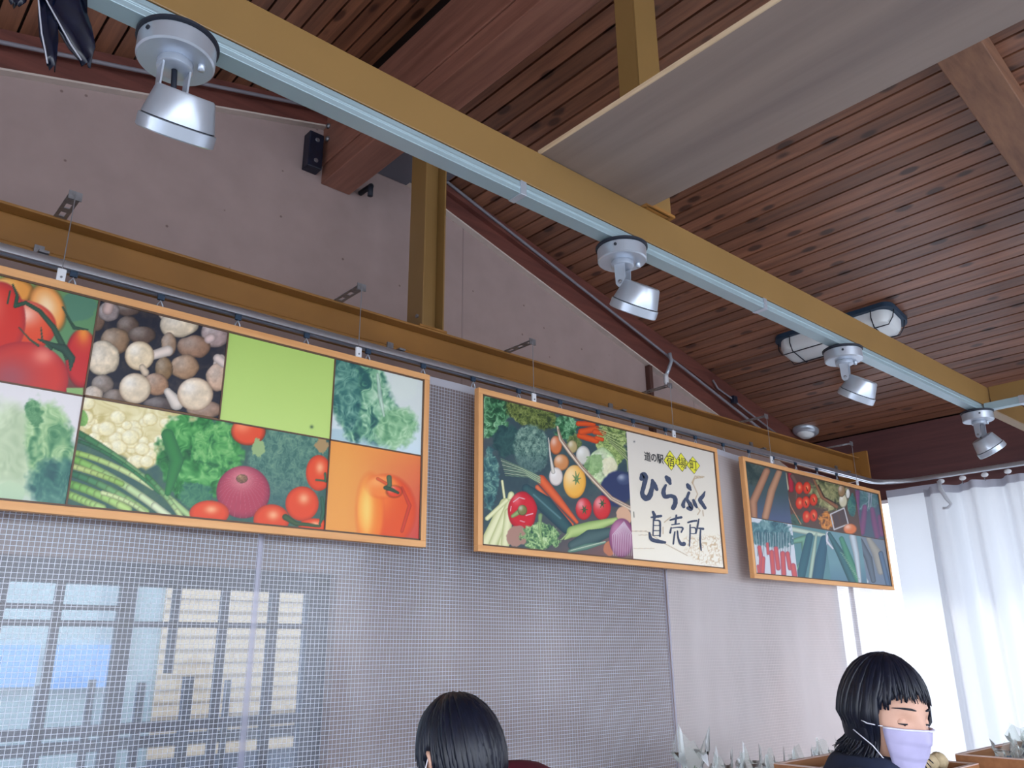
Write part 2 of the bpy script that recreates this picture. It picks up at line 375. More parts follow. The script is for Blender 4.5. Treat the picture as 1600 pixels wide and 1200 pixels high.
# rake boards right and left, with the pale sealant line along their lower edge
b = B()
for (xa, xb, fw, fr_) in ((RX+.07, XE, wtR, zr), (-4.4, RX-.07, wtL, zl)):
    b.prism([(xa, fw(xa)), (xb, fw(xb)), (xb, max(fr_(xb), fw(xb)+.01)), (xa, fr_(xa))], WY-.03, WY)
    b.prism([(xa, (fw(xa)+fr_(xa))/2+.015), (xb, (fw(xb)+fr_(xb))/2+.015), (xb, max(fr_(xb), fw(xb)+.03)), (xa, fr_(xa))], WY-.06, WY-.03)
struct(b.build('trim_2', M['rake']))
b = B()
for (xa, xb, fw) in ((RX+.07, XE, wtR), (-4.4, RX-.07, wtL)):
    b.prism([(xa, fw(xa)-.008), (xb, fw(xb)-.008), (xb, fw(xb)), (xa, fw(xa))], WY-.034, WY)
struct(b.build('trim_3', M['caulk']))
# eave girder
b = B(); b.box(XE, XE+.14, Y0, WY+.1, .90, zr(XE)+.0); struct(b.build('wall_right', M['fascia'], bevel=.004))
b = B(); b.box(XE+.02, XE+.12, -2.95, -2.85, -1.6, .9); struct(b.build('trim_4', M['conduit']))
b = B(); b.box(5.401, 5.445, WY+.0, WY+.06, -1.6, .9); struct(b.build('trim_4', M['conduit']))
for xp, lb in ((5.62, 'thin grey pole outside, just right of the wall end'), (5.86, 'thin grey pole outside, farther right of the wall end')):
    b = B(); b.tube([(xp, WY+.1, -1.76), (xp, WY+.1, 1.2)], .017, 12); tag(b.build('steel_pole', M['conduit'], smooth=True), lb, 'pole')
# ridge beam of two laminated members
o = tag(thing('ridge_beam', (RX, WY, 1.93), 'thick reddish laminated timber ridge beam running out from the gable wall', 'beam'))
b = B(); b.box(-.074, .074, Y0-WY, 0, .06, .30); b.build('upper_member', M['glulam'], o, bevel=.004)
b = B(); b.box(-.068, .072, Y0-WY, 0, -.025, .058); b.build('lower_member', M['glulam'], o, bevel=.004)
for zz in (.17, .235):
    b = B(); b.lathe([(.0, 0), (.012, 0), (.012, .006), (.006, .012), (0, .012)], Matrix.Translation((-.074, -.05, zz)) @ Matrix.Rotation(-math.pi/2, 4, 'Y'), 16, False); b.build('bolt', M['steel'], o, smooth=True)
# bright planed block in the joint near the steel beam
# sloped rafter, upper right
b = B()
xa, xb = RX+.08, XE
b.prism([(xa, zr(xa)-.10), (xb, zr(xb)-.10), (xb, zr(xb)+.0), (xa, zr(xa)+.0)], .60, .745)
tag(b.build('sloped_rafter', M['rafter'], bevel=.004), 'brown timber rafter crossing under the slatted ceiling at the upper right', 'beam')

# ------------------------------------------------------------------ steel frame
def hbeam_x(x0, x1, y0, z0, w=.10, h=.11, t=.008, name='beam'):
    b = B()
    b.box(x0, x1, y0, y0+w, z0, z0+t); b.box(x0, x1, y0, y0+w, z0+h-t, z0+h)
    b.box(x0, x1, y0+w*.5-.003, y0+w*.5+.003, z0+t, z0+h-t)
    # rolled fillets
    b.prism_x([(y0+w*.5-.003, z0+t), (y0+w*.5-.018, z0+t), (y0+w*.5-.003, z0+t+.015)], x0, x1)
    b.prism_x([(y0+.0, z0+t), (y0+.012, z0+t), (y0+.002, z0+t+.004)], x0, x1)
    return b
b = hbeam_x(-4.2, 4.93, 2.27, 1.012, h=.118)
far = tag(b.build('steel_beam', M['yellow_dark'], bevel=.0015), 'ochre painted steel H beam along the gable wall above the hanging signs', 'beam')
b = B(); b.box(4.93, 4.945, 2.22, 2.42, .985, 1.165); b.build('end_plate', M['yellow_dark'], None)
ep = bpy.data.objects['end_plate']; ep.parent = far; ep.location = (0, 0, 0)
b = B()
ya, za, zb = 1.2, 1.030, 1.130
b.box(-3.2, 5.24, ya, ya+.006, za, zb); b.box(-3.2, 5.24, ya+.006, ya+.05, za, za+.008); b.box(-3.2, 5.24, ya+.006, ya+.05, zb-.008, zb)
near = tag(b.build('steel_beam', M['yellow'], bevel=.002), 'ochre painted steel channel beam running diagonally across the top, spot lamps beneath it', 'beam')
b = B()
b.box(3.99, 3.996, -2.6, 1.195, za, zb); b.box(3.996, 4.04, -2.6, 1.195, za, za+.008); b.box(3.996, 4.04, -2.6, 1.195, zb-.008, zb)
tag(b.build('steel_beam', M['yellow'], bevel=.002), 'short ochre cross beam leaving the long channel beam at the right edge', 'beam')
def hpost(x0, y0, z0, z1, label, near_=False):
    b = B(); w = .10; t = .007
    if near_:
        b.box(x0, x0+w, y0, y0+.006, z0, z1); b.box(x0, x0+t, y0+.006, y0+.075, z0, z1); b.box(x0+w-t, x0+w, y0+.006, y0+.075, z0, z1)
    else:
        b.box(x0, x0+t, y0, y0+.1, z0, z1); b.box(x0+w-t, x0+w, y0, y0+.1, z0, z1); b.box(x0+t, x0+w-t, y0+.047, y0+.053, z0, z1)
    o = tag(b.build('steel_post', M['yellow'], bevel=.0015), label, 'post')
    b = B(); b.box(x0-.012, x0+w+.012, y0-.004, y0+.104 if not near_ else y0+.08, z0, z0+.008); p = b.build('base_plate', M['yellow_dark'], o); p.location = (0, 0, 0)
    for xx in (x0-.006,):
        b = B(); b.lathe([(.0, 0), (.008, 0), (.008, .006), (0, .006)], Matrix.Translation((x0, y0+.03, z0+.05)) @ Matrix.Rotation(-math.pi/2, 4, 'Y'), 6, False); p = b.build('bolt', M['steel'], o); p.location = (0, 0, 0)
    return o
hpost(1.588, 2.272, 1.130, zr(1.69)-.002, 'ochre steel H post standing on the beam in front of the gable wall')
hpost(1.552, 1.185, 1.1305, zr(1.652)-.002, 'ochre steel post rising from the near beam behind the plywood sheet', True)

# plywood sheet lying on the near beam
o = thing('plywood_sheet', (1.17, 1.21, 1.1315), 'large grey weathered plywood sheet lying over the near steel beam', 'plywood')
b = B(); b.box(0.003, .395, -3.0, 0, 0, .012); b.build('sheet', M['ply'], o)
b = B(); b.box(0, .003, -3.0, 0, 0, .012); tag(b.build('edge_band', M['ply_edge'], o), 'pale cut edge of the sheet')

# ------------------------------------------------------------------ lighting track and spot lamps
def track(x0, x1):
    o = thing('lighting_track', (x0, 1.2, .995), 'grey metal lighting track fixed under the long near beam', 'track')
    b = B(); L = x1-x0
    b.prism_x([(0, 0), (.040, 0), (.040, .032), (0, .032), (0, .020), (-.002, .019), (-.002, .014), (0, .013)], 0, L)
    b.build('channel', M['track'], o, bevel=.0012)
    b = B(); b.box(0, L, .003, .036, .032, .035); b.build('spacer', M['gasket'], o)
    for xj in (1.02+.0, 2.03, .0):
        b = B(); b.box(xj-x0+.09-.009, xj-x0+.09+.009, -.003, .041, -.002, .034)
        if xj: tag(b.build('joint_clip', M['silver'], o, bevel=.001), 'pale joint clip')
    return o
track(-3.0, 3.93)
o = thing('lighting_track', (3.89, 1.19, .995), 'grey metal lighting track turning off from the corner lamp at the right edge', 'track')
b = B(); b.box(-.02, .02, -3.0, .0, 0, .032); b.build('channel', M['track'], o, bevel=.0012)
b = B(); b.box(-.022, .022, -.16, -.14, -.002, .034); b.build('joint_clip', M['silver'], o)

def spot(x, axis, label, spin=0., off=.03):
    """surface spot: gasket, round canopy, collar, two arms, tilted head"""
    o = thing('spot_lamp', (x, 1.22, .993), label, 'lamp', 'spot lamps under the near beam')
    b = B(); b.lathe([(.064, 0), (.067, -.002), (.067, -.007), (.064, -.009)], n=48); b.build('gasket', M['gasket'], o, auto=True)
    b = B(); b.lathe([(.0615, -.009), (.063, -.011), (.063, -.041), (.060, -.044), (.0, -.044)], n=48, cap=False); cn = b.build('canopy', M['silver'], o, auto=True)
    for g in (0.4, 3.6):
        b = B(); b.lathe([(.004, 0), (.004, .003), (.0, .004)], Matrix.Translation((.063*math.cos(g)*.99, .063*math.sin(g)*.99, -.022)) @ Matrix.Rotation(math.pi/2, 4, Vector((-math.sin(g), math.cos(g), 0))), 10, False)
        b.build('screw', M['gasket'], cn)
    b = B(); b.lathe([(.006, -.044), (.006, -.054), (.0, -.055)], Matrix.Translation((.036, -.022, 0)), 12, False); b.build('lock_knob', M['silver'], cn, smooth=True)
    b = B(); b.lathe([(.028, -.044), (.029, -.046), (.029, -.057), (.026, -.059), (0, -.059)], n=32, cap=False); b.build('collar', M['silver'], o, auto=True)
    ca, sa = math.cos(spin), math.sin(spin)
    piv = Vector((0, 0, -.108))
    for s in (-1, 1):
        b = B(); mt = Matrix.Rotation(spin, 4, 'Z')
        b.prism_x([(-.014, -.058), (.014, -.058), (.012, -.112), (.006, -.121), (-.006, -.121), (-.012, -.112)], s*.022-.0015, s*.022+.0015)
        b.v = [tuple(mt @ Vector(v)) for v in b.v]
        ar = b.build('bracket_arm', M['silver'], o)
        b = B(); b.lathe([(.005, 0), (.005, .003), (0, .004)], mt @ Matrix.Translation((s*.0235, 0, -.108)) @ Matrix.Rotation(s*math.pi/2, 4, 'Y'), 12, False); b.build('pivot_screw', M['steel'], ar)
    b = B(); b.tube([(0, 0, -.058), (.004*ca, .004, -.09), (0, .006, -.118)], .005, 8); b.build('cable', M['gasket'], o, smooth=True)
    ax = Vector(axis).normalized(); q = (-ax).to_track_quat('Z', 'Y').to_matrix().to_4x4()
    ctr = piv+ax*.002+Vector((off*.35, -off, -.009))
    mt = Matrix.Translation(ctr) @ q        # local -z is the beam direction
    b = B(); b.lathe([(.0, .0), (.044, .0), (.047, -.003), (.0575, -.046), (.0585, -.050)], mt, 48, False); hd = b.build('lamp_head', M['silver'], o, auto=True)
    b = B(); b.lathe([(.0575, -.050), (.0575, -.052)], mt, 48, False); b.build('groove', M['gasket'], hd)
    b = B(); b.lathe([(.0585, -.052), (.0618, -.053), (.0618, -.073), (.059, -.075), (.056, -.070)], mt, 48, False); b.build('lamp_rim', M['silver'], o, auto=True)
    b = B(); b.lathe([(.056, -.069), (.03, -.071), (0, -.072)], mt, 48, False); b.build('lens', M['lens'], o, smooth=True)
    return o
spot(.333, (.05, .58, -.80), 'largest silver spot lamp, nearest the camera at the upper left', .0, .038)
spot(1.473, (.08, .57, -.81), 'silver spot lamp tilted to the wall, second along the track from the left', .35, .048)
spot(2.640, (.08, .57, -.81), 'silver spot lamp directly beside the caged bulkhead light, third along the track', .3, .052)
spot(3.860, (.42, -.32, -.85), 'small silver spot lamp where the track turns, in front of the dark girder', -.2, .0)

# ------------------------------------------------------------------ caged bulkhead light on the slope
o = thing('caged_bulkhead_light', (4.06, 1.88, zr(4.06)), 'long white caged bulkhead light on the slatted ceiling behind the near beam', 'lamp')
o.rotation_euler = (0, sl, 0)
def oblong(b, hx, hy, z0, z1, rr, taper=.0, n=8):
    ring = []
    for (cx, cy, a0) in ((hx-rr, hy-rr, 0), (-hx+rr, hy-rr, 90), (-hx+rr, -hy+rr, 180), (hx-rr, -hy+rr, 270)):
        for i in range(n+1):
            a = math.radians(a0+90*i/n); ring.append((cx+rr*math.cos(a), cy+rr*math.sin(a)))
    L = len(ring)
    lv = [(1, z0), (1, z0+(z1-z0)*.55), (1-taper*.35, z0+(z1-z0)*.85), (1-taper, z1)]
    vs = [(x*s_, y*(1-(1-s_)*.35), z) for s_, z in lv for x, y in ring]
    fs = [(i*L+k, i*L+(k+1) % L, (i+1)*L+(k+1) % L, (i+1)*L+k) for i in range(3) for k in range(L)]+[tuple(range(L))[::-1], tuple(3*L+k for k in range(L))]
    b.add(vs, fs); return ring
b = B(); oblong(b, .115, .335, -.001, -.028, .05); b.build('base', M['base_dk'], o, auto=True)
b = B(); oblong(b, .095, .315, -.028, -.105, .06, .28); b.build('diffuser', M['lens'], o, auto=True)
for yy in (-.23, 0, .23):
    b = B(); b.tube([(-.108, yy, -.025), (-.104, yy, -.07), (-.072, yy, -.108), (.072, yy, -.108), (.104, yy, -.07), (.108, yy, -.025)], .003, 6); b.build('guard_wire', M['gasket'], o)
for xx in (-.06, .06):
    b = B(); b.tube([(xx, -.328, -.025), (xx, -.322, -.07), (xx, -.30, -.108), (xx, .30, -.108), (xx, .322, -.07), (xx, .328, -.025)], .003, 6); b.build('guard_wire', M['gasket'], o)
# round flush lamp at the foot of the slope
o = thing('round_ceiling_lamp', (5.04, 2.66, zr(5.04)-.001), 'small round pale lamp at the foot of the slatted ceiling', 'lamp')
o.rotation_euler = (0, sl, 0)
b = B(); b.lathe([(.085, 0), (.085, -.015), (.07, -.03), (.0, -.035)], n=40, cap=False); b.build('rim', M['silver'], o, smooth=True)
b = B(); b.lathe([(.055, -.034), (.04, -.05), (0, -.056)], n=40, cap=False); b.build('diffuser', M['lens'], o, smooth=True)

# ------------------------------------------------------------------ items on the gable wall
o = thing('speaker_box', (1.355, WY, 2.02), 'small dark flat box on the gable wall left of the ridge beam', 'box')
b = B(); b.box(-.036, .030, -.055, 0, -.085, .085); b.build('housing', M['black_pl'], o, bevel=.004)
for zz in (.05, -.05):
    b = B(); b.lathe([(.0, 0), (.010, 0), (.008, .004), (0, .004)], Matrix.Translation((0, -.055, zz)) @ Matrix.Rotation(math.pi/2, 4, 'X'), 14, False); b.build('screw', M['steel'], o)
o = thing('grey_panel_box', (1.80, WY-.06, 2.10), 'flat grey metal box under the ceiling between the ridge beam and the steel post', 'box')
b = B(); b.box(-.20, .17, -.24, .058, -.028, .0); b.build('body', M['grey_box'], o, bevel=.003)
b = B(); b.box(-.205, .175, -.245, .058, .0, .008); b.build('lid', M['gasket'], o)
b = B(); b.tube([(-.19, -.20, -.028), (-.19, -.20, -.045), (-.17, -.20, -.05)], .006, 8); b.build('latch', M['steel'], o)
tag(B().tube([(1.585, WY-.12, 1.86), (1.585, WY-.12, 1.90), (1.60, WY-.10, 1.925), (1.60, WY-.01, 1.93)], .012, 10).build('clamp', M['gasket'], smooth=True), 'small dark clamp at the foot of the ridge beam', 'clamp')
cR = lerp_line((2.09, 2.119), (4.425, 1.403)); cL = lerp_line((.214, 1.915), (1.096, 2.153))
tag(B().tube([(x, WY-.068, cR(x)) for x in np.linspace(1.60, 4.95, 20)], .008, 8).build('conduit', M['conduit'], smooth=True), 'thin grey conduit down the right rake board of the gable', 'conduit')
tag(B().tube([(x, WY-.068, cL(x)) for x in np.linspace(-1.5, 1.36, 20)], .008, 8).build('conduit', M['conduit'], smooth=True), 'thin grey conduit along the left rake board of the gable', 'conduit')
xk = 3.62
o = thing('conduit_drop', (xk, WY-.085, 1.62), 'short bent conduit with a pale connector dropping from the right rake board', 'conduit')
b = B(); b.tube([(.02, -.015, .02), (.03, -.015, -.03), (.0, -.012, -.09), (-.012, .0, -.125)], .011, 10); b.build('elbow', M['silver'], o, smooth=True)
b = B(); b.lathe([(.0, 0), (.015, 0), (.015, -.045), (.012, -.06), (0, -.06)], Matrix.Translation((-.012, 0, -.115)), 16, False); b.build('connector', M['white_pl'], o, smooth=True)
tag(B().box(3.528, 3.556, WY-.035, WY-.001, .60, 1.56).build('downpipe', M['brown_pipe'], bevel=.003), 'narrow brown pipe running down the gable wall behind the far beam', 'pipe')
o = thing('cable', (4.3, WY-.10, 1.50), 'thin dark cable with a round clip at the lower end of the rake board', 'cable')
b = B(); b.tube([(-.2, .03, .08), (-.17, .02, .03), (-.05, .02, -.0), (.1, .02, -.05), (.45, .02, -.15)], .006, 8); b.build('lead', M['conduit'], o, smooth=True)
b = B(); b.box(-.03, .01, .0, .03, -.035, .01); b.build('clip', M['black_pl'], o, bevel=.003)
# black torn film hanging from the near track
o = thing('black_plastic_strips', (.13, 1.22, .99), 'torn black plastic strips hanging at the upper left corner', 'plastic strips')
def strip(pts, ws, name, edge=None):
    b = B(); vs = []; fs = []
    n = len(pts)
    for (x, y, z), w_ in zip(pts, ws):
        for q in range(5):
            t = q/4-.5; vs.append((x+w_*t, y+.006*math.cos(q*2.1+z*60)+.004, z+.003*math.sin(q*3+z*90)))
    for i in range(n-1):
        for q in range(4): fs.append((i*5+q, i*5+q+1, (i+1)*5+q+1, (i+1)*5+q))
    b.add(vs, fs); s_ = b.build(name, M['black_film'], o, smooth=True)
    sm = s_.modifiers.new('solid', 'SOLIDIFY'); sm.thickness = .0015
    if edge:
        b = B(); b.tube([(x+w_*edge, y-.004, z) for (x, y, z), w_ in zip(pts, ws)], .0012, 6); tag(b.build('pale_edge', M['white_edge'], s_, smooth=True), 'pale ragged edge')
def P(px, py, Y=1.2):
    q = px_on_y(px, py, Y); return (q[0]-.13, Y-1.22, q[2]-.99)
strip([P(76, -60), P(72, 0), P(76, 30), P(78, 60), P(80, 85), P(80, 104)], [.050, .024, .026, .024, .018, .012], 'strip', -.5)
strip([P(95, -60), P(100, 0), P(110, 25), P(118, 45), P(124, 62), P(128, 80), P(135, 100)], [.075, .070, .062, .054, .046, .032, .016], 'strip', -.5)
strip([P(30, -60), P(25, -20), P(24, -5), P(24, 7)], [.040, .036, .028, .010], 'strip', .0)
b = B(); b.tube([P(-20, -62), P(70, -66), P(130, -62)], .008, 8); b.build('knot', M['black_film'], o, smooth=True)

# ------------------------------------------------------------------ curtain rail with rounded corner
rail = []
for x in np.linspace(-1.6, 4.86, 30): rail.append((x, 2.20, .965))
for a in np.linspace(0, math.pi/2, 12)[1:]: rail.append((4.86+.20*math.sin(a), 2.00+.20*math.cos(a), .965))
for y in np.linspace(1.95, -2.4, 20): rail.append((5.06, y, .965))
def sweep(b, path, prof):
    n = len(prof); vs = []; fs = []
    for i, p in enumerate(path):
        a = Vector(path[max(i-1, 0)]); c = Vector(path[min(i+1, len(path)-1)]); t = (c-a).normalized(); s_ = Vector((t.y, -t.x, 0))
        for u, v in prof: vs.append(Vector(p)+s_*u+Vector((0, 0, v)))
    for i in range(len(path)-1):
        for k in range(n): fs.append((i*n+k, i*n+(k+1) % n, (i+1)*n+(k+1) % n, (i+1)*n+k))
    fs.append(tuple(range(n))[::-1]); fs.append(tuple((len(path)-1)*n+k for k in range(n)))
    b.add(vs, fs)
railo = thing('curtain_rail', (0, 0, 0), 'silver curtain rail under the far beam, curving round the right corner', 'curtain rail')
b = B(); sweep(b, rail, [(.016, -.012), (.017, .0), (.013, .010), (.0, .014), (-.016, .012), (-.016, -.012), (-.006, -.012), (-.006, -.004), (.006, -.004), (.006, -.012)])
b.build('rail', M['alu'], railo, auto=True)
for x in (-.9, .35, 1.45, 2.6, 3.7, 4.6):
    b = B(); b.box(x-.012, x+.012, 2.185, 2.268, .979, .986); b.box(x-.012, x+.012, 2.262, 2.2695, .979, 1.03); b.build('rail_bracket', M['steel'], railo)
# hooks
def make_hook():
    o = thing('curtain_hook', (0, 2.2, .953), 'metal runner hook on the curtain rail', 'hook', 'runner hooks on the far curtain rail')
    b = B(); b.box(-.009, .009, -.004, .004, -.012, .012); b.build('runner', M['base_dk'], o)
    b = B(); b.tube([(-.0105, 0, -.048), (-.007, 0, -.026), (0, 0, -.014), (.007, 0, -.026), (.0105, 0, -.048)], .0022, 6); b.build('wire_loop', M['silver'], o, smooth=True)
    return o
hk = make_hook()
ords = ['first', 'second', 'third', 'fourth', 'fifth', 'sixth', 'seventh', 'eighth']; cnt = {}
for i in range(19):
    x = .428+.2240*i
    o_ = hk if i == 0 else copy_tree(hk)
    o_.location = (x, 2.2, .951+EZ)
    nm = 'left sign' if x < 1.50 else 'gap' if x < 1.72 else 'middle sign' if x < 3.16 else 'right sign'
    k_ = cnt.get(nm, 0); cnt[nm] = k_+1
    if nm == 'gap': o_['label'] = 'runner hook on the curtain rail at the gap between left and middle signs'
    else: o_['label'] = '%s runner hook from the left among those above the %s' % (ords[k_], nm)

# ------------------------------------------------------------------ thread reinforced vinyl sheets
def sheet(x0, x1, material, label, seed):
    o = thing('mesh_curtain', (x0, 2.2, -1.55), label, 'curtain', 'clear mesh curtains below the signs')
    r_ = np.random.RandomState(seed); ph = r_.rand(6)*6.28; H = 2.465; L = x1-x0
    nx, nz = 90, 24; vs = []; fs = []
    for j in range(nz+1):
        for i in range(nx+1):
            u = i/nx*L; v = j/nz*H
            d = .010*math.sin(u*5.2+ph[0]+.4*math.sin(v*1.3))+.005*math.sin(u*13+ph[1]+.5*v)+.003*math.sin(v*4+ph[2]+u*2)
            vs.append((u, d, v))
    for j in range(nz):
        for i in range(nx): a = j*(nx+1)+i; fs.append((a, a+1, a+nx+2, a+nx+1))
    b = B(); b.add(vs, fs); b.build('sheet', material, o, smooth=True)
    vs = []; fs = []                       # hem along the top
    for j, v in enumerate((H-.028, H)):
        for i in range(nx+1):
            u = i/nx*L; d = .010*math.sin(u*5.2+ph[0]+.4*math.sin(v*1.3))+.005*math.sin(u*13+ph[1]+.5*v)+.003*math.sin(v*4+ph[2]+u*2)
            vs.append((u, d-.003, v))
    for i in range(nx): fs.append((i, i+1, i+nx+2, i+nx+1))
    b = B(); b.add(vs, fs); b.build('top_hem', M['hem'], o, smooth=True)
    for u0, u1 in ((0, .009), (L-.009, L)):
        vs = []; fs = []
        for j in range(nz+1):
            v = j/nz*H
            for u in (u0, u1):
                d = .010*math.sin(u*5.2+ph[0]+.4*math.sin(v*1.3))+.005*math.sin(u*13+ph[1]+.5*v)+.003*math.sin(v*4+ph[2]+u*2); vs.append((u, d-.003, v))
        for j in range(nz): fs.append((2*j, 2*j+1, 2*j+3, 2*j+2))
        b = B(); b.add(vs, fs); b.build('side_hem', M['hem_film'], o, smooth=True)
M['hem_film'] = clear_mat('hem_film', .35, (215, 215, 232), .2)
sheet(-.80, 1.004, M['film1'], 'clear mesh curtain sheet hanging in front of the window at the left', 1)
sheet(1.006, 2.809, M['film1'], 'clear mesh curtain sheet in the middle, behind the person in burgundy', 2)
sheet(2.811, 4.86, M['film2'], 'hazy pale mesh curtain sheet at the right, behind the masked person', 3)

# ------------------------------------------------------------------ white curtain on the right side
def wcurt(name, y0, y1, amp, wl, label, seed, zt=.905, flat=0.):
    o = thing(name, (5.06, y0, -1.56), label, 'curtain')
    r_ = np.random.RandomState(seed); L = y0-y1; H = zt+1.56
    nx = int(L/wl*14); nz = 16; ph = r_.rand(8)*6.28
    def D(u, v):
        a = amp*(1-.0*v); k = 2*math.pi/wl
        return a*math.sin(k*u+.9*math.sin(u*4+ph[0])+.15*v)+a*.35*math.sin(2.3*k*u+ph[1]+.3*v)
    def band(v0, v1, n, off, nm, mt, par):
        vs = []; fs = []
        for j in range(n+1):
            v = v0+(v1-v0)*j/n
            for i in range(nx+1):
                u = i/nx*L; vs.append((D(u, v)+off, -u, v))
        for j in range(n):
            for i in range(nx): a = j*(nx+1)+i; fs.append((a, a+1, a+nx+2, a+nx+1))
        b = B(); b.add(vs, fs); return b.build(nm, mt, par, smooth=True)
    band(0, H, nz, 0, 'cloth', M['curtain'], o); band(H-.045, H, 2, -.003, 'heading_tape', M['hem_grey'], o)
    return o
wcurt('white_curtain', 1.985, -2.3, .042, .19, 'gathered white curtain hanging in deep folds at the right edge', 5)
wcurt('white_curtain', 2.22, 1.90, .004, .30, 'flat white curtain panel at the right hand corner, lit from outside', 6, zt=.935)
bpy.data.objects['white_curtain.001'].location.x = 5.125
for i, y in enumerate(np.linspace(1.86, .9, 9)):
    o_ = thing('curtain_hook', (5.055, float(y), .953), 'white plastic glider holding up the gathered curtain', 'hook', 'white gliders of the gathered curtain') if i == 0 else copy_tree(g0)
    if i == 0:
        g0 = o_
        b = B(); b.ball((0, 0, -.022), .012, .020, .014, 12, 8); b.build('glider', M['white_pl'], o_, smooth=True)
        b = B(); b.tube([(0, 0, -.03), (-.004, .004, -.045), (0, 0, -.055)], .003, 6); b.build('wire_loop', M['steel'], o_, smooth=True)
    o_.location = (5.055, float(y), .953+EZ)
o = thing('tie_strap', (5.02, 1.86, .93), 'white tie strap dangling from the start of the gathered curtain', 'strap')
b = B(); b.tube([(0, 0, 0), (-.01, -.005, -.05), (-.012, -.03, -.11), (-.01, -.05, -.145), (-.012, -.03, -.165), (-.014, .0, -.165)], [.012, .013, .012, .010, .008, .006], 8, .35); b.build('strap', M['curtain'], o, smooth=True)

# ------------------------------------------------------------------ window and what lies beyond
wo = thing('window_1', (0, WY+.05, 0), None, None); wo['kind'] = 'structure'
wf = M['win_frame']
b = B()
b.box(WX0, WX1, .0, .07, .215, WZ1); b.box(WX0, WX1, 0, .07, WZ0, WZ0+.05); b.box(WX0, WX0+.04, 0, .07, WZ0, WZ1); b.box(1.525, WX1, 0, .07, WZ0, WZ1)
b.build('window_frame', wf, wo, bevel=.003)
b = B()
for xm, w_ in ((.02, .03), (.20, .04), (.36, .02), (.52, .02), (.674, .022), (.875, .046), (1.035, .02), (1.203, .022), (1.388, .026)):
    b.box(xm-w_/2, xm+w_/2, .012, .045, -.06, .22)
    if w_ > .021: b.box(xm-w_/2, xm+w_/2, .012, .045, WZ0+.05, -.06)
b.box(WX0+.04, 1.53, .012, .045, .085, .103); b.box(WX0+.04, 1.53, .012, .045, -.235, -.205); b.box(WX0+.04, .88, .012, .045, .135, .150)
b.build('glazing_bars', wf, wo)
b = B(); b.box(WX0+.04, 1.53, .026, .030, WZ0+.05, .22); b.build('pane', M['glass'], wo)
# neighbouring building seen through the window
o = thing('neighbouring_building', (1.5, 5.9, -1.6), 'beige clapboard building outside the window', 'building')
b = B()
for k in range(30):
    z0 = .95+k*.085; b.prism_x([(0, z0), (0, z0+.085), (.1, z0+.085), (.1, z0), (-.014, z0)], .55, 3.5)
b.build('clapboard_wall', M['siding'], o)
b = B(); b.box(-3.2, .55, .02, .12, 0, 3.5); b.build('plaster_wall', M['siding_grey'], o)
b = B(); b.box(.55, 3.5, .0, .1, 0, .95); b.build('plinth', M['dark_fence'], o)
for x0, x1, z0, z1 in ((-.42, -.18, 1.42, 1.66), (-.08, .24, 1.40, 1.66), (-1.35, -.62, 1.20, 1.46)):
    b = B(); b.box(x0, x1, -.02, .02, z0, z1); tag(b.build('blue_shutter', M['blue_panel'], o), 'light blue shutter')
b = B(); b.box(.28, .34, -.05, .02, 0, 3.5); b.build('downpipe', M['dark_fence'], o)
o = thing('picket_fence', (0, 3.35, -1.6), 'dark picket fence outside the window', 'fence')
for i, x in enumerate(np.arange(-.6, 2.3, .17)):
    b = B(); b.box(x, x+.022+.008*(i % 3), 0, .02, 0, 1.50+.015*(i % 2)); b.build('picket', M['dark_fence'], o)
b = B(); b.box(-.8, 2.4, .02, .05, 1.27, 1.31); b.build('fence_rail', M['dark_fence'], o)
b = B(); b.box(-.8, 2.4, .03, .05, .0, 1.15); b.build('fence_board', M['dark_fence'], o)

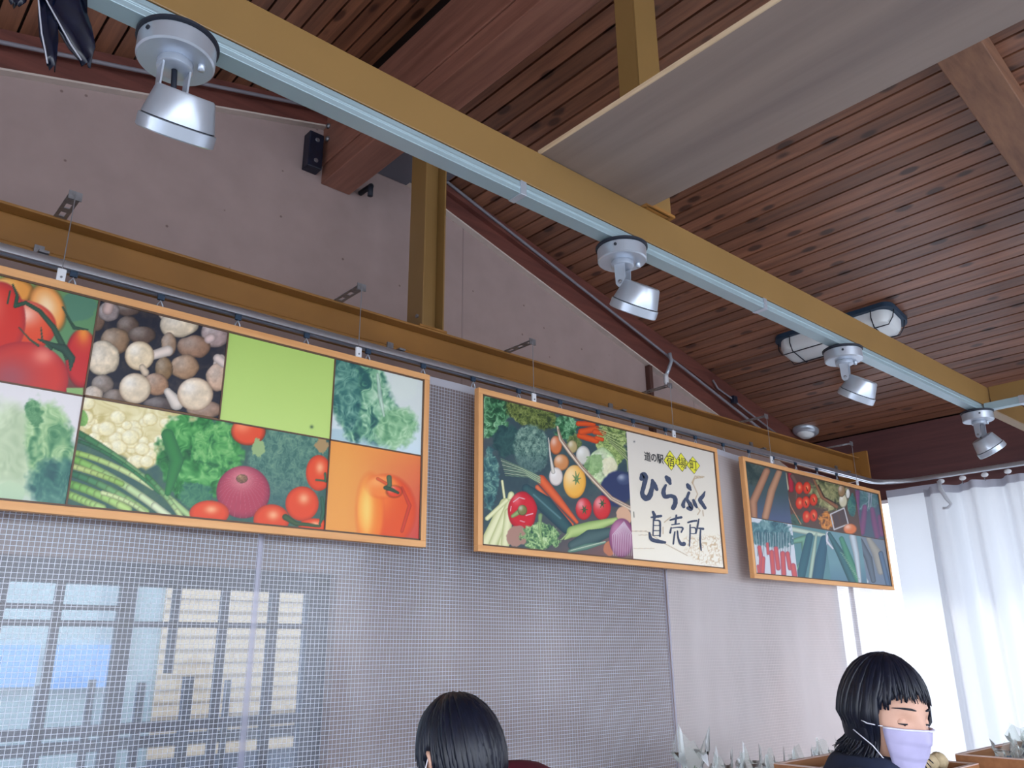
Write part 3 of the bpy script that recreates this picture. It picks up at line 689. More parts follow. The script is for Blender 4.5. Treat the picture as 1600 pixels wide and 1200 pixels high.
# ================================================================== SIGNS
def vnoise(X, Y, s, seed=0):
    x = X/s; y = Y/s; xi = np.floor(x).astype(np.int64); yi = np.floor(y).astype(np.int64); fx = x-xi; fy = y-yi
    fx = fx*fx*(3-2*fx); fy = fy*fy*(3-2*fy)
    def h(a, c):
        n = (a*374761393+c*668265263+seed*2246822519) & 0xffffffff
        n = ((n ^ (n >> 13))*1274126177) & 0xffffffff
        return ((n ^ (n >> 16)) & 0xffff)/65535.
    return (h(xi, yi)*(1-fx)+h(xi+1, yi)*fx)*(1-fy)+(h(xi, yi+1)*(1-fx)+h(xi+1, yi+1)*fx)*fy
class Art:
    def __init__(s, X, Y, base):
        s.X = X; s.Y = Y; s.c = np.ones((len(X), 3))*np.array(base, float)
    def mix(s, m_, col):
        m_ = np.clip(m_, 0, 1)[:, None]; s.c = s.c*(1-m_)+np.array(col, float)*m_
    def el(s, cx, cy, rx, ry, ang=0.):
        a = math.radians(ang); dx = s.X-cx; dy = s.Y-cy
        return (dx*math.cos(a)+dy*math.sin(a))/rx, (-dx*math.sin(a)+dy*math.cos(a))/ry
    def n(s, sc_, seed=0, ang=0., asp=1.):
        a = math.radians(ang); x = s.X*math.cos(a)+s.Y*math.sin(a); y = -s.X*math.sin(a)+s.Y*math.cos(a)
        return vnoise(x, y*asp, sc_, seed)
    def fn(s, sc_, seed=0): return .5*s.n(sc_, seed)+.3*s.n(sc_/2.1, seed+1)+.2*s.n(sc_/4.3, seed+2)
    def ball(s, cx, cy, rx, ry, col, ang=0., hi=None, lo=None, hx=-.35, hy=-.4, tex=0., soft=.06, hs=.35, wob=0.):
        u, v = s.el(cx, cy, rx, ry, ang); d = np.sqrt(u*u+v*v)
        if wob: d = d+wob*(s.n(max(rx, ry)*.45, int(cx)+3)-.5)
        m_ = (1-d)/soft+.5; col = np.array(col, float)
        hi = np.array(hi if hi is not None else col*.35+255*.65, float); lo = np.array(lo if lo is not None else col*.45, float)
        k = np.clip(1-d*d, 0, 1)**.5; c = lo+(col-lo)*np.clip(k*1.5, 0, 1)[:, None]
        hl = np.exp(-((u-hx)**2+(v-hy)**2)/(2*hs*hs))[:, None]; c = c*(1-hl*.75)+hi*hl*.75
        if tex: c = c*(1+tex*(s.fn(max(rx, ry)*.3, int(cy))[:, None]-.5)*2)
        m_ = np.clip(m_, 0, 1)[:, None]; s.c = s.c*(1-m_)+c*m_
    def line(s, pts, w, col, edge=None, soft=1., alpha=1.):
        pts = [tuple(map(float, p)) for p in pts]; ws = w if isinstance(w, (list, tuple)) else [w]*len(pts)
        best = np.full(len(s.X), 1e9)
        for (x0, y0), (x1, y1), w0, w1 in zip(pts, pts[1:], ws, ws[1:]):
            dx, dy = x1-x0, y1-y0; L = dx*dx+dy*dy+1e-9; t = np.clip(((s.X-x0)*dx+(s.Y-y0)*dy)/L, 0, 1)
            d = np.hypot(s.X-x0-t*dx, s.Y-y0-t*dy)/((w0+(w1-w0)*t)/2+1e-6); best = np.minimum(best, d)
        wm = max(ws)/2; m_ = np.clip((1-best)*wm/soft+.5, 0, 1)*alpha
        col = np.array(col, float)
        c = col*(1-.35*np.clip(best, 0, 1)[:, None]**2) if edge is None else col+(np.array(edge, float)-col)*np.clip(best, 0, 1)[:, None]**2
        s.c = s.c*(1-m_[:, None])+c*m_[:, None]
    def poly(s, pts, soft=1.5):
        """signed inside mask of a convex or concave outline"""
        ins = np.zeros(len(s.X), bool); d = np.full(len(s.X), 1e9)
        for (x0, y0), (x1, y1) in zip(pts, pts[1:]+pts[:1]):
            cr = ((y0 > s.Y) != (y1 > s.Y)) & (s.X < (x1-x0)*(s.Y-y0)/((y1-y0) or 1e-9)+x0); ins ^= cr
            dx, dy = x1-x0, y1-y0; t = np.clip(((s.X-x0)*dx+(s.Y-y0)*dy)/(dx*dx+dy*dy+1e-9), 0, 1)
            d = np.minimum(d, np.hypot(s.X-x0-t*dx, s.Y-y0-t*dy))
        return np.clip(np.where(ins, d, -d)/soft+.5, 0, 1)
    def leaf(s, m_, cols, sc_, seed, ang=0., asp=1., sharp=1.):
        wx = (s.n(sc_*1.3, seed+11)-.5)*sc_*1.7; wy = (s.n(sc_*1.3, seed+12)-.5)*sc_*1.7
        ca, sa = math.cos(math.radians(ang)), math.sin(math.radians(ang)); x = (s.X+wx)*ca+(s.Y+wy)*sa; y = (-(s.X+wx)*sa+(s.Y+wy)*ca)*asp
        a = vnoise(x, y*.55, sc_, seed); b_ = vnoise(x+2*wy, y, sc_*.38, seed+5); c_ = vnoise(s.X, s.Y, sc_*2.6, seed+7)
        t = np.clip((1-np.abs(a-.5)*4)*.35+.45*b_+.5*(c_-.25), 0, .999)
        cols = np.array(cols, float); k = t*(len(cols)-1); i = np.floor(k).astype(int); f_ = (k-i)[:, None]
        c = cols[i]*(1-f_)+cols[np.minimum(i+1, len(cols)-1)]*f_
        m_ = np.clip(m_, 0, 1)[:, None]; s.c = s.c*(1-m_)+c*m_
    def blob(s, cx, cy, rx, ry, ang=0., wob=.25, sc_=14, seed=1, soft=.12):
        u, v = s.el(cx, cy, rx, ry, ang); d = np.sqrt(u*u+v*v)+wob*(s.fn(sc_, seed)-.5)*2
        return np.clip((1-d)/soft+.5, 0, 1)

SY = 2.12
def print_grid(name, x0, x1, z0, z1, step, paint, parent, y=-.0):
    nx = int((x1-x0)/step)+1; nz = int((z1-z0)/step)+1
    xs_ = np.linspace(x0, x1, nx+1); zs = np.linspace(z0, z1, nz+1); XX, ZZ = np.meshgrid(xs_, zs)
    X = XX.ravel(); Z = ZZ.ravel(); PX, PY = to_px(X, SY, Z)
    a = paint(PX, PY); col = lin(np.clip(a.c, 0, 255))
    px0, _, pz0 = parent.location; pz0 -= EZ
    co = np.stack([X-px0, np.full_like(X, y), Z-pz0], 1)
    me = bpy.data.meshes.new(name); nv = len(X); nf = nx*nz
    me.vertices.add(nv); me.vertices.foreach_set('co', co.ravel())
    i = np.arange(nx)[None, :]; j = np.arange(nz)[:, None]; q = (j*(nx+1)+i)
    idx = np.stack([q, q+1, q+nx+2, q+nx+1], -1).reshape(-1)
    me.loops.add(nf*4); me.loops.foreach_set('vertex_index', idx.astype(np.int32)); me.polygons.add(nf)
    me.polygons.foreach_set('loop_start', np.arange(0, nf*4, 4, dtype=np.int32)); me.update(calc_edges=True)
    at = me.color_attributes.new('print', 'FLOAT_COLOR', 'POINT'); at.data.foreach_set('color', np.concatenate([col, np.ones((nv, 1))], 1).astype(np.float32).ravel())
    return link_mesh(name, me, M['print'], parent)

def sign(x0, x1, z0, z1, label, name='hanging_sign'):
    o = thing(name, (x0, SY, z0), label, 'sign', 'framed signs hanging in front of the far beam'); W = x1-x0; H = z1-z0; t = .020; d = .024
    b = B(); b.box(.005, W-.005, .004, .016, .005, H-.005); b.build('backing_board', M['board'], o)
    b = B(); b.box(0, W, -.006, .018, H-t, H); b.build('frame_rail', M['frame'], o, bevel=.001)
    b = B(); b.box(0, W, -.006, .018, 0, t); b.build('frame_rail', M['frame'], o, bevel=.001)
    b = B(); b.box(0, t, -.006, .018, t, H-t); b.build('frame_stile', M['frame_v'], o, bevel=.001)
    b = B(); b.box(W-t, W, -.006, .018, t, H-t); b.build('frame_stile', M['frame_v'], o, bevel=.001)
    b = B(); e = .005
    b.box(t, W-t, -.004, .003, H-t-e, H-t); b.box(t, W-t, -.004, .003, t, t+e); b.box(t, t+e, -.004, .003, t, H-t); b.box(W-t-e, W-t, -.004, .003, t, H-t); b.build('inner_lip', M['divider'], o)
    return o

# --- paintings --------------------------------------------------------------
def p_tomato(X, Y):
    a = Art(X, Y, (96, 140, 96)); a.mix((40-(Y-430))/60, (150, 160, 90)); a.mix(a.blob(120, 480, 30, 22), (84, 128, 104)); a.mix((Y-560)/60, (120, 30, 45))
    a.ball(15, 455, 38, 22, (225, 150, 70), hi=(255, 225, 150)); a.ball(74, 482, 27, 40, (232, 140, 60), ang=-20, hi=(255, 240, 205), hx=0, hy=-.1, soft=.2, hs=.45)
    a.ball(128, 560, 26, 46, (196, 46, 48), lo=(120, 25, 40), soft=.1, hi=(250, 170, 60), hx=.1, hy=-.9, hs=.3)
    a.ball(28, 510, 60, 42, (222, 78, 48), hi=(255, 225, 205), hx=.15, hy=-.45, hs=.28, lo=(170, 45, 45), soft=.05)
    a.ball(0, 500, 40, 60, (205, 52, 44), lo=(150, 50, 60), hi=(240, 120, 100))
    a.ball(35, 592, 72, 58, (206, 58, 50), hi=(246, 150, 130), hx=.45, hy=-.62, hs=.16, lo=(160, 40, 50), soft=.04)
    a.mix(np.exp(-(((X-15)/38)**2+((Y-590)/30)**2))*.6, (138, 92, 110))
    g = (52, 84, 66)
    a.line([(20, 445), (27, 462), (24, 478), (40, 473), (62, 486), (84, 512), (98, 540), (104, 560)], [3, 5, 7, 6, 7, 9, 10, 6], g)
    a.line([(16, 455), (12, 474)], 3, g); a.line([(60, 530), (84, 540), (100, 545), (112, 560), (110, 578)], [3, 9, 14, 12, 3], (48, 78, 66)); a.line([(64, 512), (66, 530), (80, 545)], [2, 3, 5], g); a.line([(30, 512), (46, 530), (60, 540)], [2, 3, 4], g)
    a.line([(105, 495), (116, 512), (138, 515)], [3, 6, 2], g); a.line([(98, 480), (112, 505)], 3, g)
    a.mix(a.poly([(104, 606), (130, 606), (130, 625), (104, 625)]), (140, 175, 110)); return a
def p_mush(X, Y):
    a = Art(X, Y, (30, 32, 46)); a.mix(a.fn(14, 3)*1.2-.55, (96, 78, 66))
    L = (216, 196, 168); Br = (134, 102, 76); D = (84, 64, 54)
    S = [(345, 572, 12, 18, (214, 190, 176)), (150, 498, 14, 20, (108, 82, 66)), (200, 482, 20, 12, (86, 68, 60)), (200, 510, 18, 16, D), (170, 487, 17, 15, (138, 124, 122)), (180, 533, 23, 21, (128, 98, 72)), (222, 524, 22, 14, D), (160, 560, 26, 27, L), (262, 490, 14, 12, (190, 170, 150)), (279, 508, 30, 20, L), (336, 522, 22, 22, (160, 136, 132)),
         (303, 542, 26, 18, (140, 104, 82)), (264, 538, 12, 20, (146, 116, 92)), (289, 574, 22, 20, (158, 122, 92)), (256, 577, 14, 19, (124, 94, 62)), (342, 590, 20, 22, (196, 160, 134)), (244, 600, 19, 18, (158, 118, 90)), (160, 600, 18, 14, (120, 104, 94)), (145, 618, 16, 16, (190, 168, 148)), (180, 622, 20, 14, (100, 80, 68)), (320, 640, 30, 14, (150, 118, 98)), (250, 632, 26, 12, (70, 56, 54))]
    for cx, cy, rx, ry, c in S: a.ball(cx, cy, rx, ry, c, tex=.16, lo=np.array(c)*.4, hi=np.array(c)*.5+110, hs=.5, wob=.15)
    a.line([(168, 484), (170, 478)], 17, (206, 176, 168)); a.line([(236, 556), (262, 548)], [14, 17], (226, 208, 196)); a.line([(262, 612), (276, 630)], [12, 22], (226, 212, 200)); a.line([(330, 528), (326, 530)], 14, (220, 192, 186)); a.line([(340, 560), (350, 568)], 14, (226, 206, 196))
    a.ball(218, 556, 23, 23, (222, 200, 166), tex=.1, lo=(120, 96, 72)); a.line([(222, 574), (227, 582)], [10, 12], (214, 192, 166))
    a.ball(211, 607, 25, 24, L, tex=.1, lo=(120, 96, 76)); a.ball(305, 616, 28, 26, (222, 200, 172), tex=.1, lo=(128, 100, 80)); return a
def p_green(X, Y):
    a = Art(X, Y, (176, 206, 108)); a.mix((Y-520)/220, (198, 222, 128)); a.mix(np.exp(-(((X-487)/2.5)**2+((Y-667)/2.5)**2)), (70, 100, 70)); return a
def p_lett(X, Y):
    a = Art(X, Y, (212, 218, 214)); a.mix((Y-640)/60, (206, 222, 228)); a.mix(a.blob(560, 690, 50, 16, 14, .2), (176, 200, 206))
    m_ = a.blob(568, 628, 46, 74, -22, .30, 22, 4, .2); a.leaf(m_, [(44, 92, 92), (74, 128, 108), (128, 178, 142), (176, 210, 178), (206, 228, 206)], 11, 9)
    m_ = a.blob(540, 612, 24, 60, -8, .3, 16, 6, .25); a.leaf(m_, [(36, 84, 90), (54, 108, 104), (96, 146, 130), (140, 184, 164)], 10, 14)
    m_ = a.blob(618, 668, 30, 34, 30, .3, 12, 7, .3); a.leaf(m_, [(96, 150, 110), (138, 186, 140), (184, 216, 176)], 9, 3)
    a.line([(590, 585), (594, 620), (600, 650)], [4, 7, 3], (206, 224, 210), alpha=.7); a.mix(a.blob(628, 600, 22, 26, 0, .4, 9, 8, .5)*.6, (216, 224, 214)); return a
def p_cabb(X, Y):
    a = Art(X, Y, (224, 218, 218)); a.mix(a.blob(10, 712, 86, 76, 0, .12, 20, 2, .2), (196, 208, 176)); a.leaf(a.blob(6, 700, 66, 70, 0, .2, 18, 3, .4)*.7, [(160, 180, 140), (196, 210, 172), (220, 228, 200)], 24, 5)
    a.leaf(a.blob(78, 700, 38, 76, -8, .22, 16, 5, .25), [(70, 128, 88), (112, 160, 112), (158, 192, 138), (190, 214, 164)], 13, 8)
    a.leaf(a.blob(54, 645, 12, 22, -20, .4, 7, 8, .3), [(64, 122, 80), (120, 168, 118)], 6, 8); a.leaf(a.blob(84, 760, 44, 42, -30, .3, 18, 9, .3), [(34, 82, 84), (56, 112, 100), (112, 160, 132)], 14, 2)
    a.mix(a.blob(15, 770, 26, 18), (190, 208, 170)); a.mix((Y-740-.1*X)/60*.4, (150, 190, 170)); return a
def p_mix(X, Y):
    a = Art(X, Y, (58, 92, 88)); a.mix(a.fn(16, 2)-.35, (90, 120, 84))
    m_ = a.poly([(118, 618), (322, 646), (300, 672), (262, 690), (250, 722), (228, 734), (190, 712), (150, 690), (118, 676)], 5)
    a.leaf(m_, [(198, 180, 118), (222, 208, 156), (236, 226, 184)], 15, 4, sharp=1.1)
    for i in range(60):
        x, y = rng.uniform(125, 300), rng.uniform(628, 728)
        if y < 628+(x-125)*.17 or (x > 240 and y > 700): continue
        if y > 680+(x-125)*.52: continue
        r_ = rng.uniform(7, 14); a.ball(x, y, r_, r_*.85, (232, 220, 174), lo=(196, 172, 108), hi=(246, 240, 214), soft=.3, hs=.5, tex=.08)
    a.leaf(a.blob(127, 653, 10, 12), [(110, 160, 80), (140, 186, 100)], 6, 1)
    # spring onions
    for (x0, y0, x1, y1, x2, y2, w0, c0, c1) in [(118, 674, 190, 712, 296, 806, 10, (44, 112, 66), (176, 206, 140)), (112, 706, 170, 718, 240, 762, 9, (150, 190, 90), (214, 226, 168)), (112, 716, 180, 742, 262, 806, 12, (120, 176, 76), (222, 232, 190)), (112, 728, 160, 742, 190, 756, 9, (196, 206, 130), (150, 190, 96)), (112, 740, 170, 758, 228, 800, 11, (42, 110, 76), (170, 206, 126)), (108, 756, 150, 768, 200, 796, 13, (110, 172, 78), (186, 216, 130)), (106, 772, 130, 782, 160, 794, 12, (150, 196, 100), (180, 214, 130)), (112, 686, 170, 700, 250, 770, 6, (38, 96, 66), (60, 130, 80)), (160, 770, 200, 780, 225, 800, 7, (210, 222, 160), (196, 216, 150)), (230, 744, 262, 776, 282, 806, 8, (60, 130, 74), (196, 216, 150))]:
        P_ = [((1-t)**2*x0+2*t*(1-t)*x1+t*t*x2, (1-t)**2*y0+2*t*(1-t)*y1+t*t*y2) for t in np.linspace(0, 1, 9)]
        for i in range(8): 
            f_ = i/7; a.line(P_[i:i+2], w0, np.array(c0)*(1-f_)+np.array(c1)*f_)
    m_ = a.blob(312, 712, 64, 66, 12, .3, 20, 12, .12); a.leaf(m_, [(22, 84, 50), (40, 118, 58), (74, 152, 78), (126, 190, 112)], 13, 21)
    a.line([(262, 680), (276, 720), (262, 770)], [20, 22, 10], (50, 128, 66), (36, 100, 60)); a.leaf(a.blob(335, 700, 34, 36, 0, .4, 10, 4, .2), [(34, 104, 60), (84, 160, 84), (140, 196, 120)], 8, 30)
    a.leaf(a.blob(306, 776, 26, 22, 0, .35, 8, 3, .2), [(40, 100, 84), (84, 142, 100)], 7, 30)
    m_ = a.blob(452, 728, 62, 66, 0, .1, 16, 6, .1); a.leaf(m_, [(60, 104, 96), (86, 128, 112), (120, 156, 128)], 4, 8); a.mix(m_*np.clip((Y-740)/70, 0, .7), (62, 96, 98))
    a.ball(388, 674, 27, 22, (224, 76, 42), soft=.08, hi=(250, 150, 110)); a.mix(a.blob(404, 700, 10, 14, 0, .4, 5, 2), (150, 176, 120))
    a.ball(380, 769, 42, 41, (176, 62, 84), lo=(116, 40, 66), hi=(226, 150, 150), hx=-.05, hy=-.5, hs=.32, soft=.04)
    for k in range(26):
        g = k/26*2*math.pi; x1 = 380+40*math.cos(g); y1 = 772+38*math.sin(g); a.line([(378, 748), ((378+x1)/2+6*math.cos(g), (748+y1)/2), (x1, y1)], [.5, 1.2, .6], (214, 130, 142), alpha=.35)
    a.ball(378, 748, 9, 7, (132, 96, 76), hi=(190, 150, 110), tex=.4)
    for cx, cy, rx, ry in [(498, 739, 20, 28), (327, 802, 31, 20), (424, 812, 28, 24), (472, 787, 26, 27), (490, 822, 24, 12)]: a.ball(cx, cy, rx, ry, (226, 74, 38), lo=(168, 50, 34), hi=(252, 196, 150), hx=.1, hy=-.3, hs=.22, soft=.05)
    a.line([(446, 808), (462, 818), (500, 822)], [10, 7, 4], (66, 92, 60)); a.line([(503, 778), (506, 800), (500, 818)], [5, 8, 4], (52, 100, 78)); a.line([(494, 750), (512, 752)], 3, (60, 100, 70)); a.line([(508, 740), (509, 752)], 4, (60, 100, 70)); a.mix(a.blob(503, 695, 10, 12, 0, .4, 5, 2), (170, 140, 96)); return a
def p_pepper(X, Y):
    a = Art(X, Y, (236, 158, 76)); a.mix((X-540)/150, (228, 116, 68)); a.mix(((X-560)/110)*((Y-700)/120), (206, 72, 66)); a.mix((730-Y)/160, (238, 148, 66))
    a.ball(604, 798, 46, 56, (226, 82, 36), lo=(206, 66, 44), hi=(250, 140, 60), soft=.12, hs=.4)
    a.ball(578, 800, 22, 58, (240, 120, 44), lo=(230, 96, 40), hi=(252, 204, 100), hx=-.35, hy=-.1, hs=.5, soft=.3); a.ball(598, 760, 26, 18, (242, 130, 60), lo=(232, 100, 46), soft=.4, hi=(250, 170, 100))
    a.mix(np.exp(-(((X-573)/7)**2+((Y-795)/34)**2))*.9, (250, 206, 110)); a.line([(590, 748), (604, 756), (606, 770)], [5, 5, 4], (214, 66, 34), alpha=.7); a.line([(628, 762), (640, 790), (628, 830)], [4, 6, 5], (196, 52, 48), alpha=.6); a.ball(616, 768, 12, 9, (230, 70, 40), soft=.5)
    a.line([(608, 746), (609, 758), (606, 762)], [8, 7, 9], (88, 108, 76)); a.line([(602, 762), (612, 765), (622, 770)], [6, 6, 4], (54, 84, 62)); return a
def q1(u, v): return (745+u/4.286, 600+v/4.286)
def p_s2(X, Y):
    a = Art(X, Y, (56, 76, 84)); a.mix(a.fn(18, 3)-.35, (86, 106, 102)); a.mix(((X-800)/150)*((Y-760)/90), (118, 92, 92))
    def bl(u, v, ru, rv, ang=0., **k): return a.blob(*q1(u, v), ru/4.286, rv/4.286, ang, **k)
    def ba(u, v, ru, rv, col, **k): a.ball(*q1(u, v), ru/4.286, rv/4.286, col, **k)
    def ln(pts, w, col, **k): a.line([q1(*p) for p in pts], [x/4.286 for x in w] if isinstance(w, list) else w/4.286, col, soft=.6, **k)
    g4 = [(24, 62, 46), (50, 100, 66), (104, 158, 114), (172, 208, 170)]
    a.leaf(bl(110, 200, 110, 160, 10, wob=.3, sc_=9, seed=3), g4, 5, 6); a.leaf(bl(90, 620, 60, 200, 0, wob=.4, sc_=9, seed=5), [(40, 74, 84), (70, 112, 112), (140, 180, 158)], 6, 7)
    a.leaf(bl(370, 200, 190, 90, 22, wob=.2, sc_=8, seed=8), [(46, 62, 36), (104, 118, 60), (160, 170, 104)], 2.6, 8)
    a.leaf(bl(200, 380, 90, 110, 0, wob=.3, sc_=8, seed=9), [(34, 66, 70), (60, 96, 92)], 6, 7)
    m_ = bl(365, 430, 118, 160, -10, wob=.12, sc_=8, seed=11); a.leaf(m_, [(56, 88, 84), (104, 136, 124), (160, 184, 164)], 2.2, 18); a.mix(m_*np.clip((Y-705)/40, 0, .5), (60, 86, 92))
    a.leaf(bl(900, 400, 100, 170, 0, wob=.3, sc_=8, seed=2), [(74, 100, 60), (150, 172, 100), (206, 216, 150)], 3.5, 12, asp=3., ang=25)
    a.leaf(bl(600, 290, 80, 80, 0, wob=.35, sc_=6, seed=22), g4, 4, 60); a.leaf(bl(650, 400, 50, 60, 10, wob=.3, sc_=6, seed=23), [(70, 90, 50), (150, 160, 100)], 4, 61)
    for p, w_ in [([(680, 265), (780, 268)], 34), ([(690, 345), (800, 380)], 40), ([(700, 320), (800, 300)], 44), ([(790, 320), (850, 330)], 36), ([(800, 360), (840, 372)], 26)]: ln(p, w_, (222, 88, 40), edge=(176, 60, 36))
    for k in range(14): ln([(800+8*k, 290+k*9), (930+k*6, 330+k*14), (1010, 300+k*22)], 4, (196, 208, 150) if k % 2 else (96, 120, 70))
    ba(530, 410, 42, 64, (204, 112, 68)); ba(640, 420, 34, 44, (178, 158, 110)); ba(712, 478, 48, 64, (206, 202, 190), lo=(120, 116, 120)); ba(566, 525, 52, 56, (206, 136, 84))
    ba(845, 560, 100, 128, (190, 204, 160), tex=.35, lo=(110, 140, 90), wob=.25); a.leaf(bl(790, 540, 60, 70, 20, wob=.4, sc_=6, seed=4)*.8, [(110, 150, 90), (160, 192, 130)], 4, 3); a.leaf(bl(890, 560, 50, 80, 0, wob=.3, sc_=6, seed=4)*.8, [(226, 214, 176), (244, 236, 210)], 3, 3)
    a.mix(bl(940, 700, 110, 120, 20, wob=.1), (52, 62, 98)); ba(985, 640, 50, 40, (66, 78, 112), lo=(48, 58, 92))
    ba(530, 620, 46, 62, (222, 212, 204), lo=(150, 130, 130)); ln([(480, 360), (492, 480), (512, 590)], [6, 12, 26], (220, 212, 200))
    ba(655, 655, 76, 112, (236, 174, 72), lo=(196, 126, 46), hs=.5); 
    for g in range(7): ln([(668, 640), (668+30*math.cos(g*.9), 630+48*math.sin(g*.9))], [16, 3], (120, 150, 96))
    ln([(540, 285), (560, 370), (620, 455), (700, 555), (800, 665), (900, 765), (1030, 835)], [12, 26, 26, 26, 26, 30, 34], (228, 212, 188), edge=(120, 84, 70)); ln([(545, 300), (566, 372), (706, 558), (905, 768), (1030, 832)], 4, (110, 70, 60))
    ln([(430, 640), (540, 770), (670, 925)], [62, 54, 22], (226, 104, 62), edge=(170, 68, 50)); ln([(405, 690), (520, 830), (640, 940)], [30, 46, 20], (222, 112, 72), edge=(160, 66, 52))
    for k in range(9): ln([(160+4*k, 500+14*k), (300+6*k, 560+8*k), (425, 620+6*k)], 5, (190, 206, 170) if k % 2 else (120, 150, 120))
    ln([(330, 700), (450, 800), (600, 960)], [60, 110, 84], (58, 92, 96), edge=(36, 62, 74)); ln([(380, 740), (480, 830), (560, 900)], 14, (108, 146, 150), alpha=.7)
    for x0, y0, x1, y1, w_ in [(230, 740, 160, 1080, 40), (170, 650, 185, 760, 16), (60, 1060, 190, 800, 70), (110, 1070, 225, 800, 60), (190, 1070, 215, 860, 60), (70, 900, 200, 780, 30)]: ln([(x0, y0), (x1, y1)], w_, (230, 228, 184), edge=(176, 180, 120))
    ba(305, 850, 96, 126, (206, 40, 54), lo=(150, 30, 44), hi=(240, 120, 124), hs=.2, hx=-.4, hy=-.6, wob=.1); ln([(300, 845), (240, 885)], [40, 24], (150, 174, 110)); ba(305, 845, 32, 36, (120, 120, 70)); ln([(330, 880), (375, 868)], 8, (246, 190, 196)); ln([(245, 790), (285, 760), (320, 770)], 7, (246, 190, 196)); ln([(230, 820), (225, 850)], 6, (246, 190, 196)); ln([(290, 915), (320, 925)], 6, (246, 180, 186))
    ba(716, 836, 54, 74, (206, 50, 54), lo=(150, 36, 46)); ba(838, 828, 60, 82, (206, 52, 56), lo=(150, 36, 46))
    for cx, cy in ((720, 842), (840, 800)):
        for g in range(6): ln([(cx, cy), (cx+24*math.cos(g*1.05), cy+34*math.sin(g*1.05))], [12, 3], (70, 104, 70))
    a.mix(bl(985, 890, 50, 70, 0, wob=.2), (214, 170, 140)); a.mix(bl(270, 1020, 70, 70, 0, wob=.3), (170, 130, 116))
    ln([(590, 1040), (640, 990), (760, 960), (930, 910)], [10, 76, 80, 34], (182, 202, 130), edge=(120, 150, 84)); ln([(570, 1040), (610, 1000)], 10, (170, 196, 130))
    ln([(640, 1080), (760, 1030), (890, 990)], [60, 110, 60], (80, 104, 104), edge=(50, 74, 78)); ln([(620, 1120), (730, 1090), (860, 1060)], [24, 44, 14], (120, 152, 130), edge=(60, 96, 90)); ln([(630, 1115), (860, 1055)], 6, (206, 220, 196))
    a.leaf(bl(430, 1020, 130, 90, 0, wob=.4, sc_=7, seed=44), [(48, 84, 70), (96, 136, 90), (166, 196, 134), (206, 222, 176)], 4, 44); ln([(425, 880), (420, 960), (440, 1080)], [30, 18, 10], (150, 184, 120), alpha=.8)
    a.mix(bl(890, 1100, 40, 50, 0, wob=.2), (190, 120, 90)); ba(970, 1030, 84, 130, (156, 92, 128), lo=(104, 54, 90), hi=(206, 150, 178))
    for k in range(12): ln([(985, 920), (910+12*k, 1010), (915+12*k, 1150)], [3, 7, 3], (232, 208, 222), alpha=.85)
    return a
def p_cream(X, Y):
    a = Art(X, Y, (216, 208, 198)); a.mix((Y-690)/160, (240, 230, 210)); a.mix((Y-800)/90+(X-1050)/300, (246, 238, 222))
    def sx(u, v): return (970+u/5., 660+v/5.)
    br = (204, 172, 130)
    m_ = a.poly([sx(500, 900), sx(780, 880), sx(800, 1120), sx(620, 1100), sx(500, 1010)], 8); a.mix(m_*np.clip(np.abs(a.n(3.2, 8)-.5)*-9+1.2, 0, 1)*.8, br)
    a.line([sx(80, 850), sx(200, 850), sx(330, 940), sx(520, 1040)], 1, br, soft=.7, alpha=.8); a.line([sx(100, 985), sx(260, 985)], .8, br, soft=.6, alpha=.6); a.line([sx(140, 880), sx(210, 880)], .8, br, soft=.6, alpha=.7)
    for p in ([(555, 470), (580, 420), (650, 425)], [(560, 480), (575, 440), (600, 430)], [(590, 435), (640, 430)], [(560, 470), (600, 560), (560, 650)], [(580, 640), (620, 690), (600, 720)], [(640, 690), (645, 730)], [(340, 780), (390, 740)], [(330, 820), (330, 870)]):
        a.line([sx(*q) for q in p], 1.4, br, soft=.8, alpha=.75)
    a.mix(np.exp(-(((X-991)/1.3)**2+((Y-690)/1.3)**2)), (90, 90, 90)); a.line([sx(100, 700), sx(104, 740)], 1.4, (130, 130, 110)); return a
def q3(u, v): return (1150+u/5.216, 700+v/5.216)
def mk3(X, Y, base):
    a = Art(X, Y, base)
    def ln(pts, w, col, **k): a.line([q3(*p) for p in pts], [x/5.216 for x in w] if isinstance(w, list) else w/5.216, col, soft=.7, **k)
    def ba(u, v, ru, rv, col, **k): a.ball(*q3(u, v), ru/5.216, rv/5.216, col, **k)
    def bl(u, v, ru, rv, ang=0., **k): return a.blob(*q3(u, v), ru/5.216, rv/5.216, ang, **k)
    return a, ln, ba, bl
def p_yam(X, Y):
    a, ln, ba, bl = mk3(X, Y, (70, 88, 92)); a.mix((Y-770)/40, (84, 96, 124)); a.leaf(bl(150, 200, 100, 110, 0, wob=.3, sc_=8), [(50, 66, 66), (96, 106, 100)], 8, 3)
    ln([(250, 190), (140, 440), (150, 560)], [58, 66, 50], (180, 132, 104), edge=(120, 84, 70)); ln([(350, 200), (290, 350), (240, 560)], [52, 62, 60], (188, 142, 112), edge=(124, 90, 74)); return a
